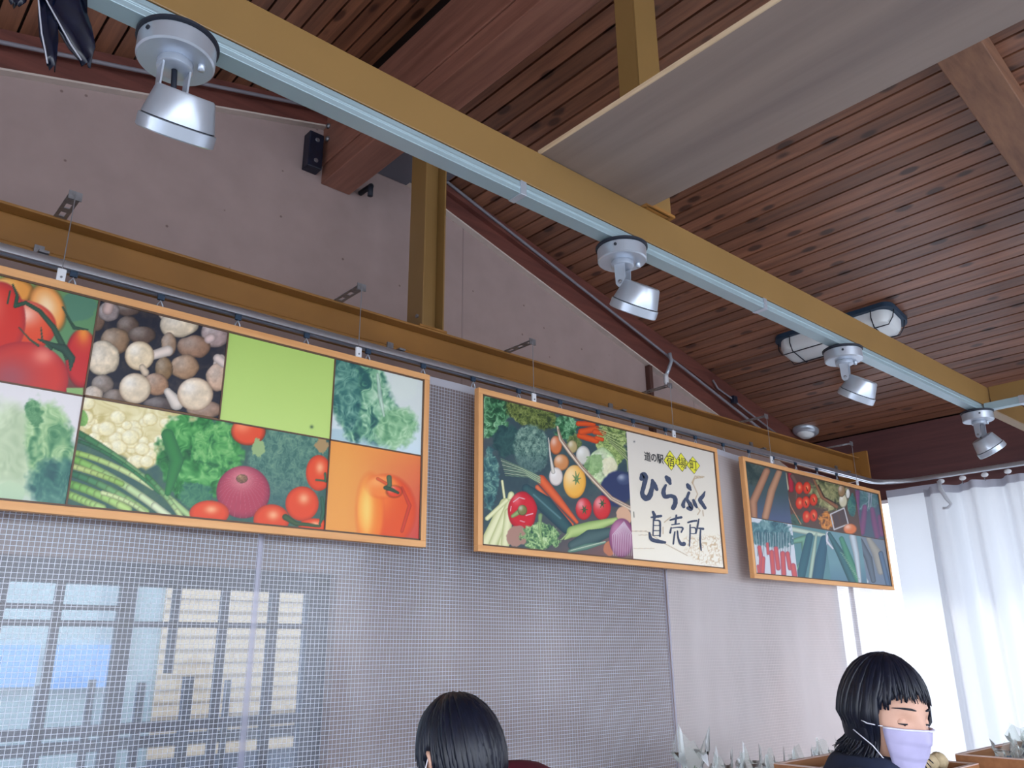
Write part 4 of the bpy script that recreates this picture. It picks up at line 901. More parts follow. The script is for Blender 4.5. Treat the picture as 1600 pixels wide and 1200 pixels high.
def p_toms(X, Y):
    a, ln, ba, bl = mk3(X, Y, (92, 72, 66)); a.leaf(bl(760, 360, 160, 150, 20, wob=.3, sc_=8), [(60, 70, 50), (130, 130, 90), (190, 180, 130)], 7, 3)
    a.leaf(bl(470, 600, 80, 60, 20, wob=.3, sc_=8), [(50, 76, 72), (90, 116, 100)], 7, 3); ln([(445, 200), (450, 340)], 44, (176, 48, 66)); ln([(400, 210), (415, 330)], [24, 36], (206, 196, 166)); ln([(420, 380), (450, 480), (530, 620)], [6, 8, 10], (190, 140, 110)); ln([(460, 230), (500, 300), (490, 420)], [40, 30, 10], (116, 92, 84))
    ln([(630, 250), (700, 400), (820, 480)], [14, 26, 30], (150, 100, 74)); ln([(670, 300), (720, 400), (850, 470)], 8, (60, 44, 44))
    for u, v in ((515, 325), (577, 325), (518, 450), (570, 442), (632, 422), (574, 560), (632, 550)): ba(u, v, 32, 50, (212, 62, 42), lo=(146, 34, 36), hi=(250, 180, 130), hs=.25, hx=.1, hy=-.1)
    for u, v in ((570, 452), (632, 425), (577, 335), (632, 560)): ln([(u-4, v-14), (u+6, v+14)], 7, (70, 60, 30))
    ba(872, 430, 34, 56, (206, 196, 166)); ba(912, 372, 16, 40, (216, 214, 206)); ba(860, 350, 30, 50, (150, 120, 86)); a.leaf(bl(740, 590, 60, 70, 0, wob=.4, sc_=6), [(110, 70, 50), (206, 130, 60), (226, 170, 100)], 5, 5)
    ln([(770, 540), (880, 490), (915, 620), (800, 665), (770, 540)], 12, (206, 204, 206)); a.mix(a.poly([q3(782, 548), q3(824, 528), q3(846, 622), q3(806, 646)]), (84, 70, 72)); a.mix(a.poly([q3(842, 520), q3(880, 502), q3(904, 600), q3(860, 618)]), (84, 70, 72))
    a.leaf(bl(945, 470, 34, 90, 0, wob=.3, sc_=6), [(46, 92, 96), (90, 140, 120)], 6, 2); ba(930, 660, 56, 44, (222, 120, 70)); return a
def p_purp(X, Y):
    a, ln, ba, bl = mk3(X, Y, (80, 96, 112)); a.leaf(bl(1080, 400, 100, 120, 0, wob=.4, sc_=8), [(66, 100, 112), (96, 130, 130), (150, 160, 180)], 8, 3)
    for p in ([(990, 360), (980, 560), (1020, 690)], [(1050, 480), (1040, 580), (1030, 690)], [(1110, 500), (1130, 620), (1150, 720)], [(1170, 560), (1190, 700)]): ln(p, [40, 50, 44][:len(p)], (140, 76, 116), edge=(96, 72, 108), alpha=.85)
    ln([(1085, 370), (1082, 480)], 8, (190, 190, 200)); ln([(1105, 370), (1098, 480)], 6, (180, 180, 200)); return a
def p_carr(X, Y):
    a, ln, ba, bl = mk3(X, Y, (206, 210, 216)); a.leaf(bl(290, 700, 190, 110, 10, wob=.35, sc_=8), [(60, 96, 108), (90, 130, 136), (150, 180, 180)], 5, 3, asp=.5)
    for i in range(26): u = 170+11*i; ln([(u+rng.uniform(-8, 8), 690), (u, 800), (u+rng.uniform(-8, 8), 880)], 5, (86, 124, 130) if i % 2 else (196, 206, 206), alpha=.8)
    for p, w_ in (([(190, 810), (205, 900), (200, 1010)], 34), ([(222, 900), (215, 1030)], 36), ([(290, 850), (305, 1020)], 40), ([(325, 820), (345, 980)], 38), ([(380, 860), (390, 1030)], 42), ([(420, 860), (440, 980)], 36), ([(255, 780), (262, 860)], 24), ([(465, 960), (480, 1050)], 44), ([(178, 960), (186, 1020)], 20)): ln(p, w_, (206, 96, 92), edge=(160, 84, 110))
    return a
def p_cuc(X, Y):
    a, ln, ba, bl = mk3(X, Y, (96, 138, 142)); ln([(450, 660), (600, 690), (760, 720)], [40, 40, 30], (196, 210, 190)); ln([(470, 760), (560, 740), (560, 900), (480, 1010)], [40, 60, 40, 20], (120, 166, 140))
    ln([(600, 720), (560, 900), (520, 1090)], [60, 70, 70], (60, 104, 114), edge=(50, 84, 100)); ln([(655, 700), (630, 880), (600, 1090)], [16, 34, 30], (176, 196, 176)); ln([(720, 740), (690, 900), (660, 1100)], [60, 90, 90], (58, 100, 118), edge=(50, 84, 104)); return a
def p_leek(X, Y):
    a, ln, ba, bl = mk3(X, Y, (112, 150, 158)); a.mix((Y-880)/40, (86, 120, 140)); ln([(745, 690), (740, 760), (790, 820)], [20, 26, 14], (216, 214, 220)); ln([(740, 780), (720, 830)], 10, (206, 206, 212))
    ln([(760, 700), (850, 860), (960, 1100)], [30, 60, 70], (66, 112, 118)); ln([(860, 740), (920, 900), (1000, 1090)], [40, 56, 50], (84, 146, 118), edge=(54, 106, 96)); ln([(950, 720), (980, 860), (1010, 1090)], [60, 50, 30], (196, 206, 212))
    for k in range(10): ln([(850+14*k, 850+22*k), (880+14*k, 870+22*k)], 5, (150, 190, 160)); 
    return a
def p_last(X, Y):
    a, ln, ba, bl = mk3(X, Y, (124, 134, 146)); a.mix((Y-880)/50, (110, 128, 150)); ln([(1010, 760), (1080, 900), (1120, 1080)], [50, 60, 40], (104, 116, 128)); ln([(1080, 740), (1150, 860), (1180, 1010)], [40, 80, 50], (166, 160, 148), edge=(128, 128, 126)); ln([(1180, 860), (1240, 1110)], 40, (96, 120, 146)); ln([(1010, 1000), (1070, 1090)], 30, (196, 206, 214)); return a

s1 = sign(.105, 1.516, .312, .885, 'long wooden framed sign of vegetable photos with a plain green square, largest and leftmost')
st = .0021; e = .0022
for nm, x0, x1, z0, z1, fn in (('photo_print', .125, .478, .606, .865, p_tomato), ('photo_print', .482, .818, .609, .865, p_mush), ('photo_print', .822, 1.158, .606, .865, p_green), ('photo_print', 1.162, 1.496, .606, .865, p_lett),
                               ('photo_print', .125, .478, .332, .602, p_cabb), ('photo_print', .482, 1.158, .332, .602, p_mix), ('photo_print', 1.162, 1.496, .332, .602, p_pepper)):
    o_ = print_grid(nm, x0, x1, z0, z1, st, fn, s1)
    o_['label'] = {p_tomato: 'ripe red tomatoes picture', p_mush: 'brown and white mushrooms picture', p_green: 'plain light green square', p_lett: 'curly lettuce picture', p_cabb: 'pale cabbage picture', p_mix: 'wide picture of cauliflower, spring onions, red onion and tomatoes', p_pepper: 'orange pepper picture'}[fn]
b = B()
def S1(x0, x1, z0, z1): b.box(x0-.105, x1-.105, -.003, .003, z0-.312, z1-.312)
S1(.125, 1.496, .602, .606); S1(.478, .482, .332, .865); S1(.818, .822, .606, .865); S1(1.158, 1.162, .332, .865); b.build('divider', M['divider'], s1)
s2 = sign(1.728, 3.158, .316, .886, 'wooden framed sign with vegetables and Japanese brush lettering, in the middle')
o_ = print_grid('photo_print', 1.748, 2.524, .336, .866, st, p_s2, s2); o_['label'] = 'crowded vegetable basket picture'
o_ = print_grid('lettering_panel', 2.524, 3.138, .336, .866, .0026, p_cream, s2); o_['label'] = 'cream panel with pale line drawing'
s3 = sign(3.366, 4.795, .308, .880, 'wooden framed sign of vegetable photos nearest the white curtain, rightmost')
for x0, x1, z0, z1, fn in ((3.386, 3.758, .590, .860, p_yam), (3.758, 4.492, .590, .860, p_toms), (4.492, 4.775, .590, .860, p_purp), (3.386, 3.758, .328, .590, p_carr), (3.758, 4.085, .328, .590, p_cuc), (4.085, 4.480, .328, .590, p_leek), (4.480, 4.775, .328, .590, p_last)):
    o_ = print_grid('photo_print', x0, x1, z0, z1, .003, fn, s3)
    o_['label'] = {p_yam: 'long yams picture', p_toms: 'tomatoes in a basket picture', p_purp: 'purple vegetables picture', p_carr: 'bunched carrots picture', p_cuc: 'cucumbers picture', p_leek: 'leeks picture', p_last: 'greyish root vegetables picture'}[fn]
b = B(); b.box(.020, 1.409, -.002, .003, .2805, .2835); b.build('divider', M['divider'], s3)

# --- brush lettering on the middle sign -------------------------------------
def onsign(px, py): q = px_on_y(px, py, SY); return (q[0]-1.728, q[2]-.316)
def brush(strokes, name, material, y=-.0012, sc5=5., ox=970, oy=660):
    b = B()
    for stn, s_ in enumerate(strokes):
        pts = []
        for i in range(len(s_)-1):                       # Catmull style smoothing
            p0 = s_[max(i-1, 0)]; p1 = s_[i]; p2 = s_[i+1]; p3 = s_[min(i+2, len(s_)-1)]
            for t in np.linspace(0, 1, 7)[:-1]:
                pts.append([.5*((2*p1[k])+(-p0[k]+p2[k])*t+(2*p0[k]-5*p1[k]+4*p2[k]-p3[k])*t*t+(-p0[k]+3*p1[k]-3*p2[k]+p3[k])*t**3) for k in range(3)])
        pts.append(list(s_[-1]))
        vs = []; n = len(pts)
        L = []; R_ = []
        for i, (u, v, w_) in enumerate(pts):
            a_ = pts[max(i-1, 0)]; c_ = pts[min(i+1, n-1)]; dx, dy = c_[0]-a_[0], c_[1]-a_[1]; l_ = math.hypot(dx, dy) or 1
            nx, ny = -dy/l_, dx/l_; wob = 1+.05*math.sin(i*1.7+stn)
            L.append((u+nx*w_/2*wob, v+ny*w_/2*wob)); R_.append((u-nx*w_/2*wob, v-ny*w_/2*wob))
        def cap(c, d, sgn):
            u, v, w_ = c; l_ = math.hypot(*d) or 1; dx, dy = d[0]/l_, d[1]/l_
            return [(u+w_/2*(math.cos(g)*-(-dy)*sgn*-1+math.sin(g)*dx), v+w_/2*(math.cos(g)*-(dx)*sgn*-1+math.sin(g)*dy)) for g in np.linspace(math.pi*.15, math.pi*.85, 5)]
        yy = y-.00012*stn
        def W(p): q = onsign(ox+p[0]/sc5, oy+p[1]/sc5); return (q[0], yy, q[1])
        vs = [W(p) for p in L]+[W(p) for p in R_]; b.add(vs, [(i, i+1, n+i+1, n+i) for i in range(n-1)])
        for c in (pts[0], pts[-1]):
            u, v, w_ = c; ring = [W((u+w_/2*math.cos(g), v+w_/2*math.sin(g))) for g in np.linspace(0, 2*math.pi, 17)[:-1]]
            b.add([(q[0], q[1]-.00005, q[2]) for q in ring], [tuple(range(16))])
    return b.build(name, material, s2)
brush([[(160, 440, 34), (172, 410, 44), (192, 430, 40), (178, 500, 34), (166, 555, 34), (190, 592, 44), (222, 578, 44), (240, 520, 34), (246, 462, 24)], [(244, 452, 22), (262, 490, 36), (280, 525, 24)]], 'brush_character', M['ink'])
brush([[(354, 428, 28), (370, 448, 44), (384, 478, 24)], [(350, 490, 18), (332, 540, 34), (345, 580, 34), (388, 575, 30), (420, 590, 34), (424, 630, 36), (408, 668, 36)]], 'brush_character', M['ink'])
brush([[(520, 488, 26), (530, 505, 36), (545, 528, 16)], [(530, 550, 22), (516, 600, 24), (540, 640, 32), (545, 672, 40), (522, 670, 26)], [(502, 595, 14), (485, 640, 30), (490, 660, 24)], [(566, 608, 20), (578, 640, 28), (592, 664, 16)]], 'brush_character', M['ink'])
brush([[(656, 540, 8), (640, 575, 28), (618, 605, 32), (638, 640, 28), (656, 668, 26)]], 'brush_character', M['ink'])
brush([[(250, 700, 20), (262, 730, 26), (258, 762, 18)], [(236, 742, 12), (280, 736, 20), (312, 732, 20)], [(254, 768, 10), (250, 884, 10)], [(252, 768, 8), (300, 770, 14), (306, 820, 14), (304, 890, 14)], [(256, 806, 7), (300, 806, 7)], [(256, 846, 7), (300, 846, 7)], [(256, 884, 7), (300, 884, 8)], [(222, 862, 12), (236, 912, 28), (290, 930, 30), (342, 938, 20)]], 'brush_character', M['ink'])
brush([[(432, 726, 14), (426, 790, 16)], [(384, 764, 12), (430, 750, 18), (470, 742, 20)], [(396, 800, 9), (455, 792, 11)], [(392, 822, 10), (384, 862, 16)], [(392, 826, 8), (450, 820, 10), (482, 826, 14), (470, 858, 12)], [(420, 856, 12), (408, 950, 12)], [(440, 850, 12), (448, 910, 14), (468, 948, 26), (490, 950, 34)]], 'brush_character', M['ink'])
brush([[(524, 782, 14), (560, 772, 16), (590, 768, 14)], [(540, 800, 10), (540, 870, 12), (535, 968, 8)], [(542, 822, 8), (580, 826, 10), (580, 866, 8), (544, 868, 7)], [(608, 756, 10), (598, 810, 14), (586, 870, 8)], [(600, 826, 10), (640, 832, 20)], [(622, 836, 10), (618, 920, 14), (626, 1000, 10)]], 'brush_character', M['ink'])
# yellow diamonds and small printed characters
dia = [(387, 298, 55, 80), (473, 312, 53, 76), (565, 335, 53, 70)]
for u, v, hw, hh in dia:
    b = B()
    def W(p, y): q = onsign(970+p[0]/5., 660+p[1]/5.); return (q[0], y, q[1])
    b.add([W((u-hw, v), -.0008), W((u-5, v-hh), -.0008), W((u+hw, v+3), -.0008), W((u+8, v+hh), -.0008)], [(0, 1, 2, 3)]); b.build('diamond_border', M['ink_dark'], s2)
    k = .93
    b = B(); b.add([W((u-hw*k, v), -.0011), W((u-5*k, v-hh*k), -.0011), W((u+hw*k, v+3), -.0011), W((u+8*k, v+hh*k), -.0011)], [(0, 1, 2, 3)]); b.build('diamond', M['yel_ink'], s2)
def glyph(ch, u0, u1, v0, v1, bold, y=-.0016):
    cu = bpy.data.curves.new('character', 'FONT'); cu.body = ch; cu.offset = bold; cu.resolution_u = 3
    t = bpy.data.objects.new('character', cu); C.objects.link(t)
    bpy.context.view_layer.update()
    me = bpy.data.meshes.new_from_object(t.evaluated_get(bpy.context.evaluated_depsgraph_get()))
    bpy.data.objects.remove(t); bpy.data.curves.remove(cu)
    n = len(me.vertices)
    if not n: return
    co = np.empty(n*3); me.vertices.foreach_get('co', co); co = co.reshape(-1, 3)
    lo = co.min(0); hi = co.max(0); X = (co[:, 0]-lo[0])/max(hi[0]-lo[0], 1e-6); Z = (co[:, 1]-lo[1])/max(hi[1]-lo[1], 1e-6)
    p0 = onsign(970+u0/5., 660+v1/5.); p1 = onsign(970+u1/5., 660+v0/5.)
    co[:, 0] = p0[0]+X*(p1[0]-p0[0]); co[:, 2] = p0[1]+Z*(p1[1]-p0[1]); co[:, 1] = y
    me.vertices.foreach_set('co', co.ravel()); me.update()
    me.materials.clear(); link_mesh('character', me, M['ink_dark'], s2)
glyph('道', 183, 230, 235, 298, .012); glyph('の', 236, 276, 252, 302, .02); glyph('駅', 282, 330, 256, 318, .012)
glyph('宿', 358, 412, 262, 340, .0); glyph('場', 447, 508, 283, 352, .0); glyph('町', 540, 592, 305, 368, .0)

# --- brackets, wires and clips ----------------------------------------------
def hanger(x, label, zt=1.128):
    o = thing('sign_hanger', (x, SY+.02, zt), label, 'bracket', None)
    # perforated strip from the top flange out to the wire
    b = B(); n = 8; vs = []; fs = []
    L0, L1 = .20, -.018; wd = .016
    segs = [(L0, L0-.03)]+[(L0-.03-(L0-.03-L1)*i/7, L0-.03-(L0-.03-L1)*(i+1)/7) for i in range(7)]
    for i, (ya, yb) in enumerate(segs):
        if i % 2 == 0: b.box(-wd, wd, yb, ya, 0, .003)
        else: b.box(-wd, -wd+.009, yb, ya, 0, .003); b.box(wd-.009, wd, yb, ya, 0, .003)
    b.box(-wd, wd, L1-.003, L1, -.012, .012)
    b.build('strip', M['steel'], o)
    b = B(); b.tube([(0, -.021, .002), (0, -.021, zt*0-(zt-.918))], .0014, 6); b.build('hanging_wire', M['wire'], o)
    b = B(); b.box(-.010, .010, -.025, -.018, -(zt-.918), -(zt-.882)); b.build('clip', M['white_pl'], o, bevel=.001)
    b = B(); b.lathe([(.003, 0), (.003, .002), (0, .003)], Matrix.Translation((0, -.025, -(zt-.895))) @ Matrix.Rotation(math.pi/2, 4, 'X'), 8, False); b.build('screw', M['steel'], o)
    return o
hanger(.385, 'perforated steel bracket and wire holding up the left part of the leftmost sign')
hanger(1.240, 'steel bracket and wire holding up the right part of the leftmost sign')
hanger(1.999, 'steel bracket and wire holding up the left part of the middle sign')
hanger(2.843, 'steel bracket and wire holding up the right part of the middle sign')
hanger(3.632, 'steel bracket and wire holding up the left part of the rightmost sign')
hanger(4.531, 'steel bracket and wire holding up the right part of the rightmost sign')
#PEOPLE_GOODS
# ================================================================== PEOPLE
def head_profile(x, z, a=.072, b=.090, c=.116):
    return b*math.sqrt(max(0, 1-(x/a)**2-(z/c)**2))
def head_mesh(b, T):
    """skull, jaw, brow, nose and lips as one surface; local x right, y forward, z up, origin at eye height"""
    n, m_ = 56, 40; vs = []
    for i in range(m_+1):
        th = math.pi*i/m_
        for k in range(n):
            g = 2*math.pi*k/n; x = math.sin(th)*math.cos(g); y = math.sin(th)*math.sin(g); z = math.cos(th)
            X = .072*x; Y = .090*y; Z = .116*z
            if z < 0: X *= 1-.28*(-z)**1.5; Y = Y*(1-.10*(-z)) + (.012*(-z) if y > 0 else .022*(-z))
            if z > 0 and y < 0: Y *= 1.06
            if y > 0:
                fx = math.exp(-(X/.010)**2); Y += .020*fx*math.exp(-((Z+.030)/.020)**2)+.006*fx*math.exp(-((Z+.005)/.022)**2)      # nose
                for s in (-1, 1):
                    Y -= .009*math.exp(-((X-s*.031)/.014)**2-((Z-.000)/.011)**2); Y += .004*math.exp(-((X-s*.030)/.02)**2-((Z-.024)/.008)**2)
                    Y += .004*math.exp(-((X-s*.040)/.018)**2-((Z+.032)/.018)**2); X += 0
                Y += .006*math.exp(-(X/.022)**2-((Z+.066)/.007)**2)+.006*math.exp(-(X/.02)**2-((Z+.10)/.012)**2)
            vs.append(T @ Vector((X, Y, Z)))
    fs = []
    for i in range(m_):
        for k in range(n): fs.append((i*n+k, (i+1)*n+k, (i+1)*n+(k+1) % n, i*n+(k+1) % n))
    b.add(vs, fs)
    for s in (-1, 1):                      # ears
        pts = [(s*.070, -.004, -.034), (s*.076, -.016, -.020), (s*.082, -.026, .002), (s*.083, -.024, .018), (s*.079, -.010, .025), (s*.072, .002, .016), (s*.071, .004, .0)]
        b.tube([T @ Vector(p) for p in pts], [.006, .006, .0065, .0065, .006, .005, .004], 8)
        b.ball(T @ Vector((s*.073, -.010, -.004)), .006, .014, .026, 10, 8)
def hand(b, T, s):
    """palm, four unequal curled fingers and a thumb; local -z towards the fingertips, s mirrors"""
    b.ball(T @ Vector((0, 0, -.045)), .040, .016, .050, 14, 10, rot=T.to_3x3())
    for i, (x, L, sp) in enumerate(((-.030, .062, -.012), (-.010, .072, -.003), (.010, .068, .004), (.029, .054, .013))):
        p = [Vector((x, 0, -.078)), Vector((x+sp*.3, .004, -.078-L*.4)), Vector((x+sp*.6, .014, -.078-L*.75)), Vector((x+sp*.7, .026, -.078-L))]
        b.tube([T @ q for q in p], [.0092, .0088, .0080, .0066], 8); b.ball(T @ p[-1], .0066, .0066, .0066, 8, 6)
    p = [Vector((s*.030, .002, -.022)), Vector((s*.050, .010, -.045)), Vector((s*.056, .018, -.070)), Vector((s*.052, .024, -.090))]
    b.tube([T @ q for q in p], [.013, .0105, .0095, .0075], 8); b.ball(T @ p[-1], .0075, .0075, .0075, 8, 6)
def rings(b, lv, n=28):
    """stack of ellipses (cx, cy, z, rx, ry)"""
    vs = [(cx+rx*math.cos(2*math.pi*k/n), cy+ry*math.sin(2*math.pi*k/n), z) for cx, cy, z, rx, ry in lv for k in range(n)]
    fs = [(i*n+k, i*n+(k+1) % n, (i+1)*n+(k+1) % n, (i+1)*n+k) for i in range(len(lv)-1) for k in range(n)]
    fs += [tuple(range(n))[::-1], tuple((len(lv)-1)*n+k for k in range(n))]
    b.add(vs, fs)
def hair_locks(o, T, hang, front_end, count, seed, flip=.0, name='hair', short=False, w0=.010, bang=True):
    r_ = random.Random(seed); b = B()
    A, Bb, Cc = (.084, .100, .124) if short else (.087, .100, .126)
    def S(phi, th, k=1.): return Vector((A*k*math.sin(th)*math.cos(phi), -.006+Bb*k*math.sin(th)*math.sin(phi), Cc*k*math.cos(th)))
    # scalp cap below the locks
    n, m_ = 48, 20; vs = []
    def lim(phi):
        d = abs((math.degrees(phi)-90+180) % 360-180)
        if d < 46: return math.radians(52)
        if d < 70: return math.radians(52+(d-46)/24*34)
        if short: return math.radians(min(104, 74+(d-62)*1.2) if d < 86 else 82 if d < 104 else min(130, 82+(d-104)*2.6))
        return math.radians(128)
    for i in range(m_+1):
        for k in range(n):
            phi = 2*math.pi*k/n; vs.append(T @ S(phi, lim(phi)*i/m_, .955))
    b.add(vs, [(i*n+k, (i+1)*n+k, (i+1)*n+(k+1) % n, i*n+(k+1) % n) for i in range(m_) for k in range(n)])
    for q in range(count):
        phi = r_.uniform(0, 2*math.pi); d = abs((math.degrees(phi)-90+180) % 360-180); lay = r_.uniform(.96, 1.03)
        pts = []; th0 = r_.uniform(.05, .5)
        if d < 40:
            if not bang and r_.random() < .5: continue
            te = math.radians(front_end+r_.uniform(-9, 5)); hz = 0
        elif d < 66: te = math.radians(front_end+(d-40)*.75+r_.uniform(-4, 6)); hz = 0
        else: te = lim(phi)+math.radians(r_.uniform(-6, 8)) if short else math.radians(92); hz = 0 if short else 1
        sw = r_.uniform(-.12, .12)
        for i in range(9):
            t = i/8; th = th0+(te-th0)*t; pts.append(S(phi+sw*t*t, th, lay))
        if hz:
            base = pts[-1]; L = (hang+r_.uniform(-.02, .015))*hz; outv = Vector((math.cos(phi), math.sin(phi), 0))
            for i in range(1, 7):
                t = i/6; off = -.010*math.sin(t*math.pi)*1.3-.012*t + flip*max(0, t-.62)**1.3*4*r_.uniform(.3, 1.2)
                pts.append(base+Vector((0, 0, -L*t))+outv*off)
        w_ = w0*r_.uniform(.7, 1.3)*(.55 if d < 40 and bang else 1)
        rs = [w_*(.5+.5*min(1, i/3))*(1-.78*max(0, (i/(len(pts)-1)-.6)/.4)) for i in range(len(pts))]
        b.tube([T @ p for p in pts], rs, 6, .5)
    return b.build(name, M['hair'], o, smooth=True)
def person(loc, face, label, tilt, roll, headc, coat, seed, woman):
    fx, fy = face; rz = math.atan2(-fx, fy)
    o = thing('person', (loc[0], loc[1], -1.6), label, 'person', None, rz)
    hc = Vector(headc); T = Matrix.Translation(hc) @ Matrix.Rotation(math.radians(roll[0]), 4, 'Z') @ Matrix.Rotation(math.radians(-tilt), 4, 'X') @ Matrix.Rotation(math.radians(roll[1]), 4, 'Y')
    zs = (hc.z-(.104 if woman else .135))/1.335                   # body scale from neck height
    b = B(); head_mesh(b, T)
    nb = Vector((0, -.035, 1.31*zs)); b.tube([T @ Vector((0, -.022, -.06)), (T @ Vector((0, -.03, -.11))+nb)/2, nb, nb-Vector((0, 0, .06))], [.052, .050, .054, .07], 20)
    sw = .165 if woman else .185
    rings(b, [(0, -.03, z*zs, rx, ry) for z, rx, ry in ((.80, .10, .09), (.86, .155, .11), (.94, .16, .108), (1.03, .135, .10), (1.12, .145, .105), (1.22, .165, .11), (1.29, .15, .09), (1.33, .08, .06))])
    Hs = []
    for s in (-1, 1):
        sh = Vector((s*sw, -.03, 1.285*zs)); el = Vector((s*(sw+.05), .0, 1.02*zs)); wr = Vector((s*(sw+.01), .19, .90*zs))
        b.tube([sh, sh*.5+el*.5, el, el*.5+wr*.5, wr], [.052, .045, .040, .036, .026], 16); b.ball(sh, .056, .055, .055); b.ball(el, .040, .040, .040)
        d = (wr-el).normalized(); q = (-d).to_track_quat('Z', 'X').to_matrix().to_4x4(); hand(b, Matrix.Translation(wr) @ q, -s); Hs.append((sh, el, wr))
        hp = Vector((s*.085, -.03, .84*zs)); kn = Vector((s*.09, -.01, .46*zs)); an = Vector((s*.09, -.05, .08))
        b.tube([hp, hp*.5+kn*.5, kn, kn*.45+an*.55, an], [.085, .072, .052, .048, .036], 18)
        b.tube([an+Vector((0, -.03, -.03)), an+Vector((0, .06, -.045)), an+Vector((0, .15, -.052))], [.036, .036, .026], 12)
    bo = b.build('body', M['skin'], o)
    rm = bo.modifiers.new('remesh', 'REMESH'); rm.mode = 'VOXEL'; rm.voxel_size = .0048; rm.use_smooth_shade = True
    smn = bo.modifiers.new('smooth', 'SMOOTH'); smn.iterations = 2; smn.factor = .5
    # clothing follows the body
    b = B(); e = .020
    rings(b, [(0, -.03, z*zs, rx+e, ry+e) for z, rx, ry in ((.76, .165, .12), (.86, .165, .12), (.94, .17, .112), (1.03, .155, .105), (1.12, .16, .11), (1.22, .175, .112), (1.29, .165, .095), (1.335, .10, .07), (1.36, .06, .055))])
    for sh, el, wr in Hs:
        b.tube([sh, sh*.5+el*.5, el, el*.5+wr*.5, wr*.97+el*.03], [.068, .060, .054, .048, .040], 16); b.ball(sh, .072, .070, .066); b.ball(el, .054, .054, .054)
    jk = b.build('jacket', coat, o)
    rm = jk.modifiers.new('remesh', 'REMESH'); rm.mode = 'VOXEL'; rm.voxel_size = .010; rm.use_smooth_shade = True
    smn = jk.modifiers.new('smooth', 'SMOOTH'); smn.iterations = 4
    b = B()
    for s in (-1, 1):
        hp = Vector((s*.085, -.03, .86*zs)); kn = Vector((s*.09, -.01, .46*zs)); an = Vector((s*.09, -.05, .06)); b.tube([hp, hp*.5+kn*.5, kn, kn*.45+an*.55, an], [.105, .088, .068, .062, .056], 18)
    rings(b, [(0, -.03, z*zs, rx, ry) for z, rx, ry in ((.78, .15, .11), (.86, .175, .125), (.95, .17, .12))]); b.build('trousers', M['trouser'], o, smooth=True)
    for s in (-1, 1):
        b = B(); x = s*.09; b.tube([(x, -.095, .045), (x, -.03, .052), (x, .05, .042), (x, .12, .032)], [.040, .046, .044, .030], 14); b.build('shoe', M['shoe'], o, smooth=True)
    return o, T, zs

# ---- masked woman at the right ---------------------------------------------
hx, hy, hz = .0, .020, 1.460
pw, T, zs = person((1.881, .911), (.30, -.954), 'person with chin-length black hair, face mask and dark jacket, looking down at the right', 8, (-35, -3), (hx, hy, hz), M['navy'], 3, True)
hair_locks(pw, T, .090, 68, 680, 5, flip=.016, w0=.0080)
def face_pt(x, z, off): return T @ Vector((x, head_profile(x, z)+off, z))
b = B(); nx, nz = 26, 22; vs = []
for j in range(nz+1):
    for i in range(nx+1):
        t = i/nx*2-1; v = j/nz; x = t*.067*(1-.45*v**1.6); z = -.014+.004*(1-abs(t))-.088*v-.014*v*(1-t*t)
        y = head_profile(x*.92, z*.80)+.008+.013*math.exp(-(x/.018)**2-((z+.032)/.028)**2)+.006*v*(1-t*t)+.0036*(((v*3.2+.05*t) % 1)-.5)*(1-t*t)**.4
        y = y-.010*max(0, abs(t)-.7)
        vs.append(T @ Vector((x, y, z)))
b.add(vs, [(j*(nx+1)+i, j*(nx+1)+i+1, (j+1)*(nx+1)+i+1, (j+1)*(nx+1)+i) for j in range(nz) for i in range(nx)])
mo = b.build('face_mask', M['mask'], pw, smooth=True); so = mo.modifiers.new('solid', 'SOLIDIFY'); so.thickness = .0015
top = [vs[i]+(T.to_3x3() @ Vector((0, .001, -.002))) for i in range(nx+1)]
b = B(); b.tube(top, .0032, 6, .6); b.build('nose_band', M['mask_edge'], mo, smooth=True)
for s in (-1, 1):
    for v in (0, nz):
        e0 = vs[v*(nx+1)+(nx if s > 0 else 0)]; b = B()
        b.tube([e0, (e0+(T @ Vector((s*.084, -.005, -.012))))/2+(T.to_3x3() @ Vector((s*.012, .006, 0))), T @ Vector((s*.084, -.012, -.006 if v == 0 else -.034))], .0013, 6); b.build('ear_loop', M['mask_edge'], mo, smooth=True)
for s in (-1, 1):
    ey = T @ Vector((s*.031, head_profile(.031, 0)-.0175, -.002))
    b = B(); b.ball(ey, .0125, .0125, .0115, 20, 14); eb = b.build('eye', M['eye_white'], pw, smooth=True)
    b = B(); b.ball(ey+(T.to_3x3() @ Vector((-s*.001, .0098, -.0038))), .0048, .0034, .0048, 14, 8); b.build('iris', M['iris'], eb, smooth=True)
    b = B(); n_ = 20; vs2 = []
    for jj in range(7):
        for ii in range(n_+1):
            g = math.pi*ii/n_; th = math.radians(20+jj*13.2); vs2.append(ey+(T.to_3x3() @ Vector((.0138*math.sin(th)*math.cos(g), .0138*math.sin(th)*math.sin(g)+.0004, .0128*math.cos(th)))))
    b.add(vs2, [(jj*(n_+1)+ii, jj*(n_+1)+ii+1, (jj+1)*(n_+1)+ii+1, (jj+1)*(n_+1)+ii) for jj in range(6) for ii in range(n_)]); b.build('eyelid', M['skin'], pw, smooth=True)
    b = B(); b.tube([ey+(T.to_3x3() @ Vector((.0143*math.sin(g), .0141*math.cos(g), -.0026))) for g in np.linspace(-1.15, 1.15, 11)], [.0007, .0011, .0015, .0017, .0018, .0018, .0018, .0017, .0015, .0011, .0007], 6); b.build('eyelashes', M['hair'], pw, smooth=True)
    b = B(); b.tube([T @ Vector((s*(.034+.019*u), head_profile(.034+.019*u, .026)+.0035, .0245+.002*(1-u*u))) for u in np.linspace(-1, 1, 9)], [.0022, .0036, .004, .004, .004, .0036, .003, .0022, .001], 6, .6); b.build('eyebrow', M['hair'], pw, smooth=True)
b = B(); pts = []
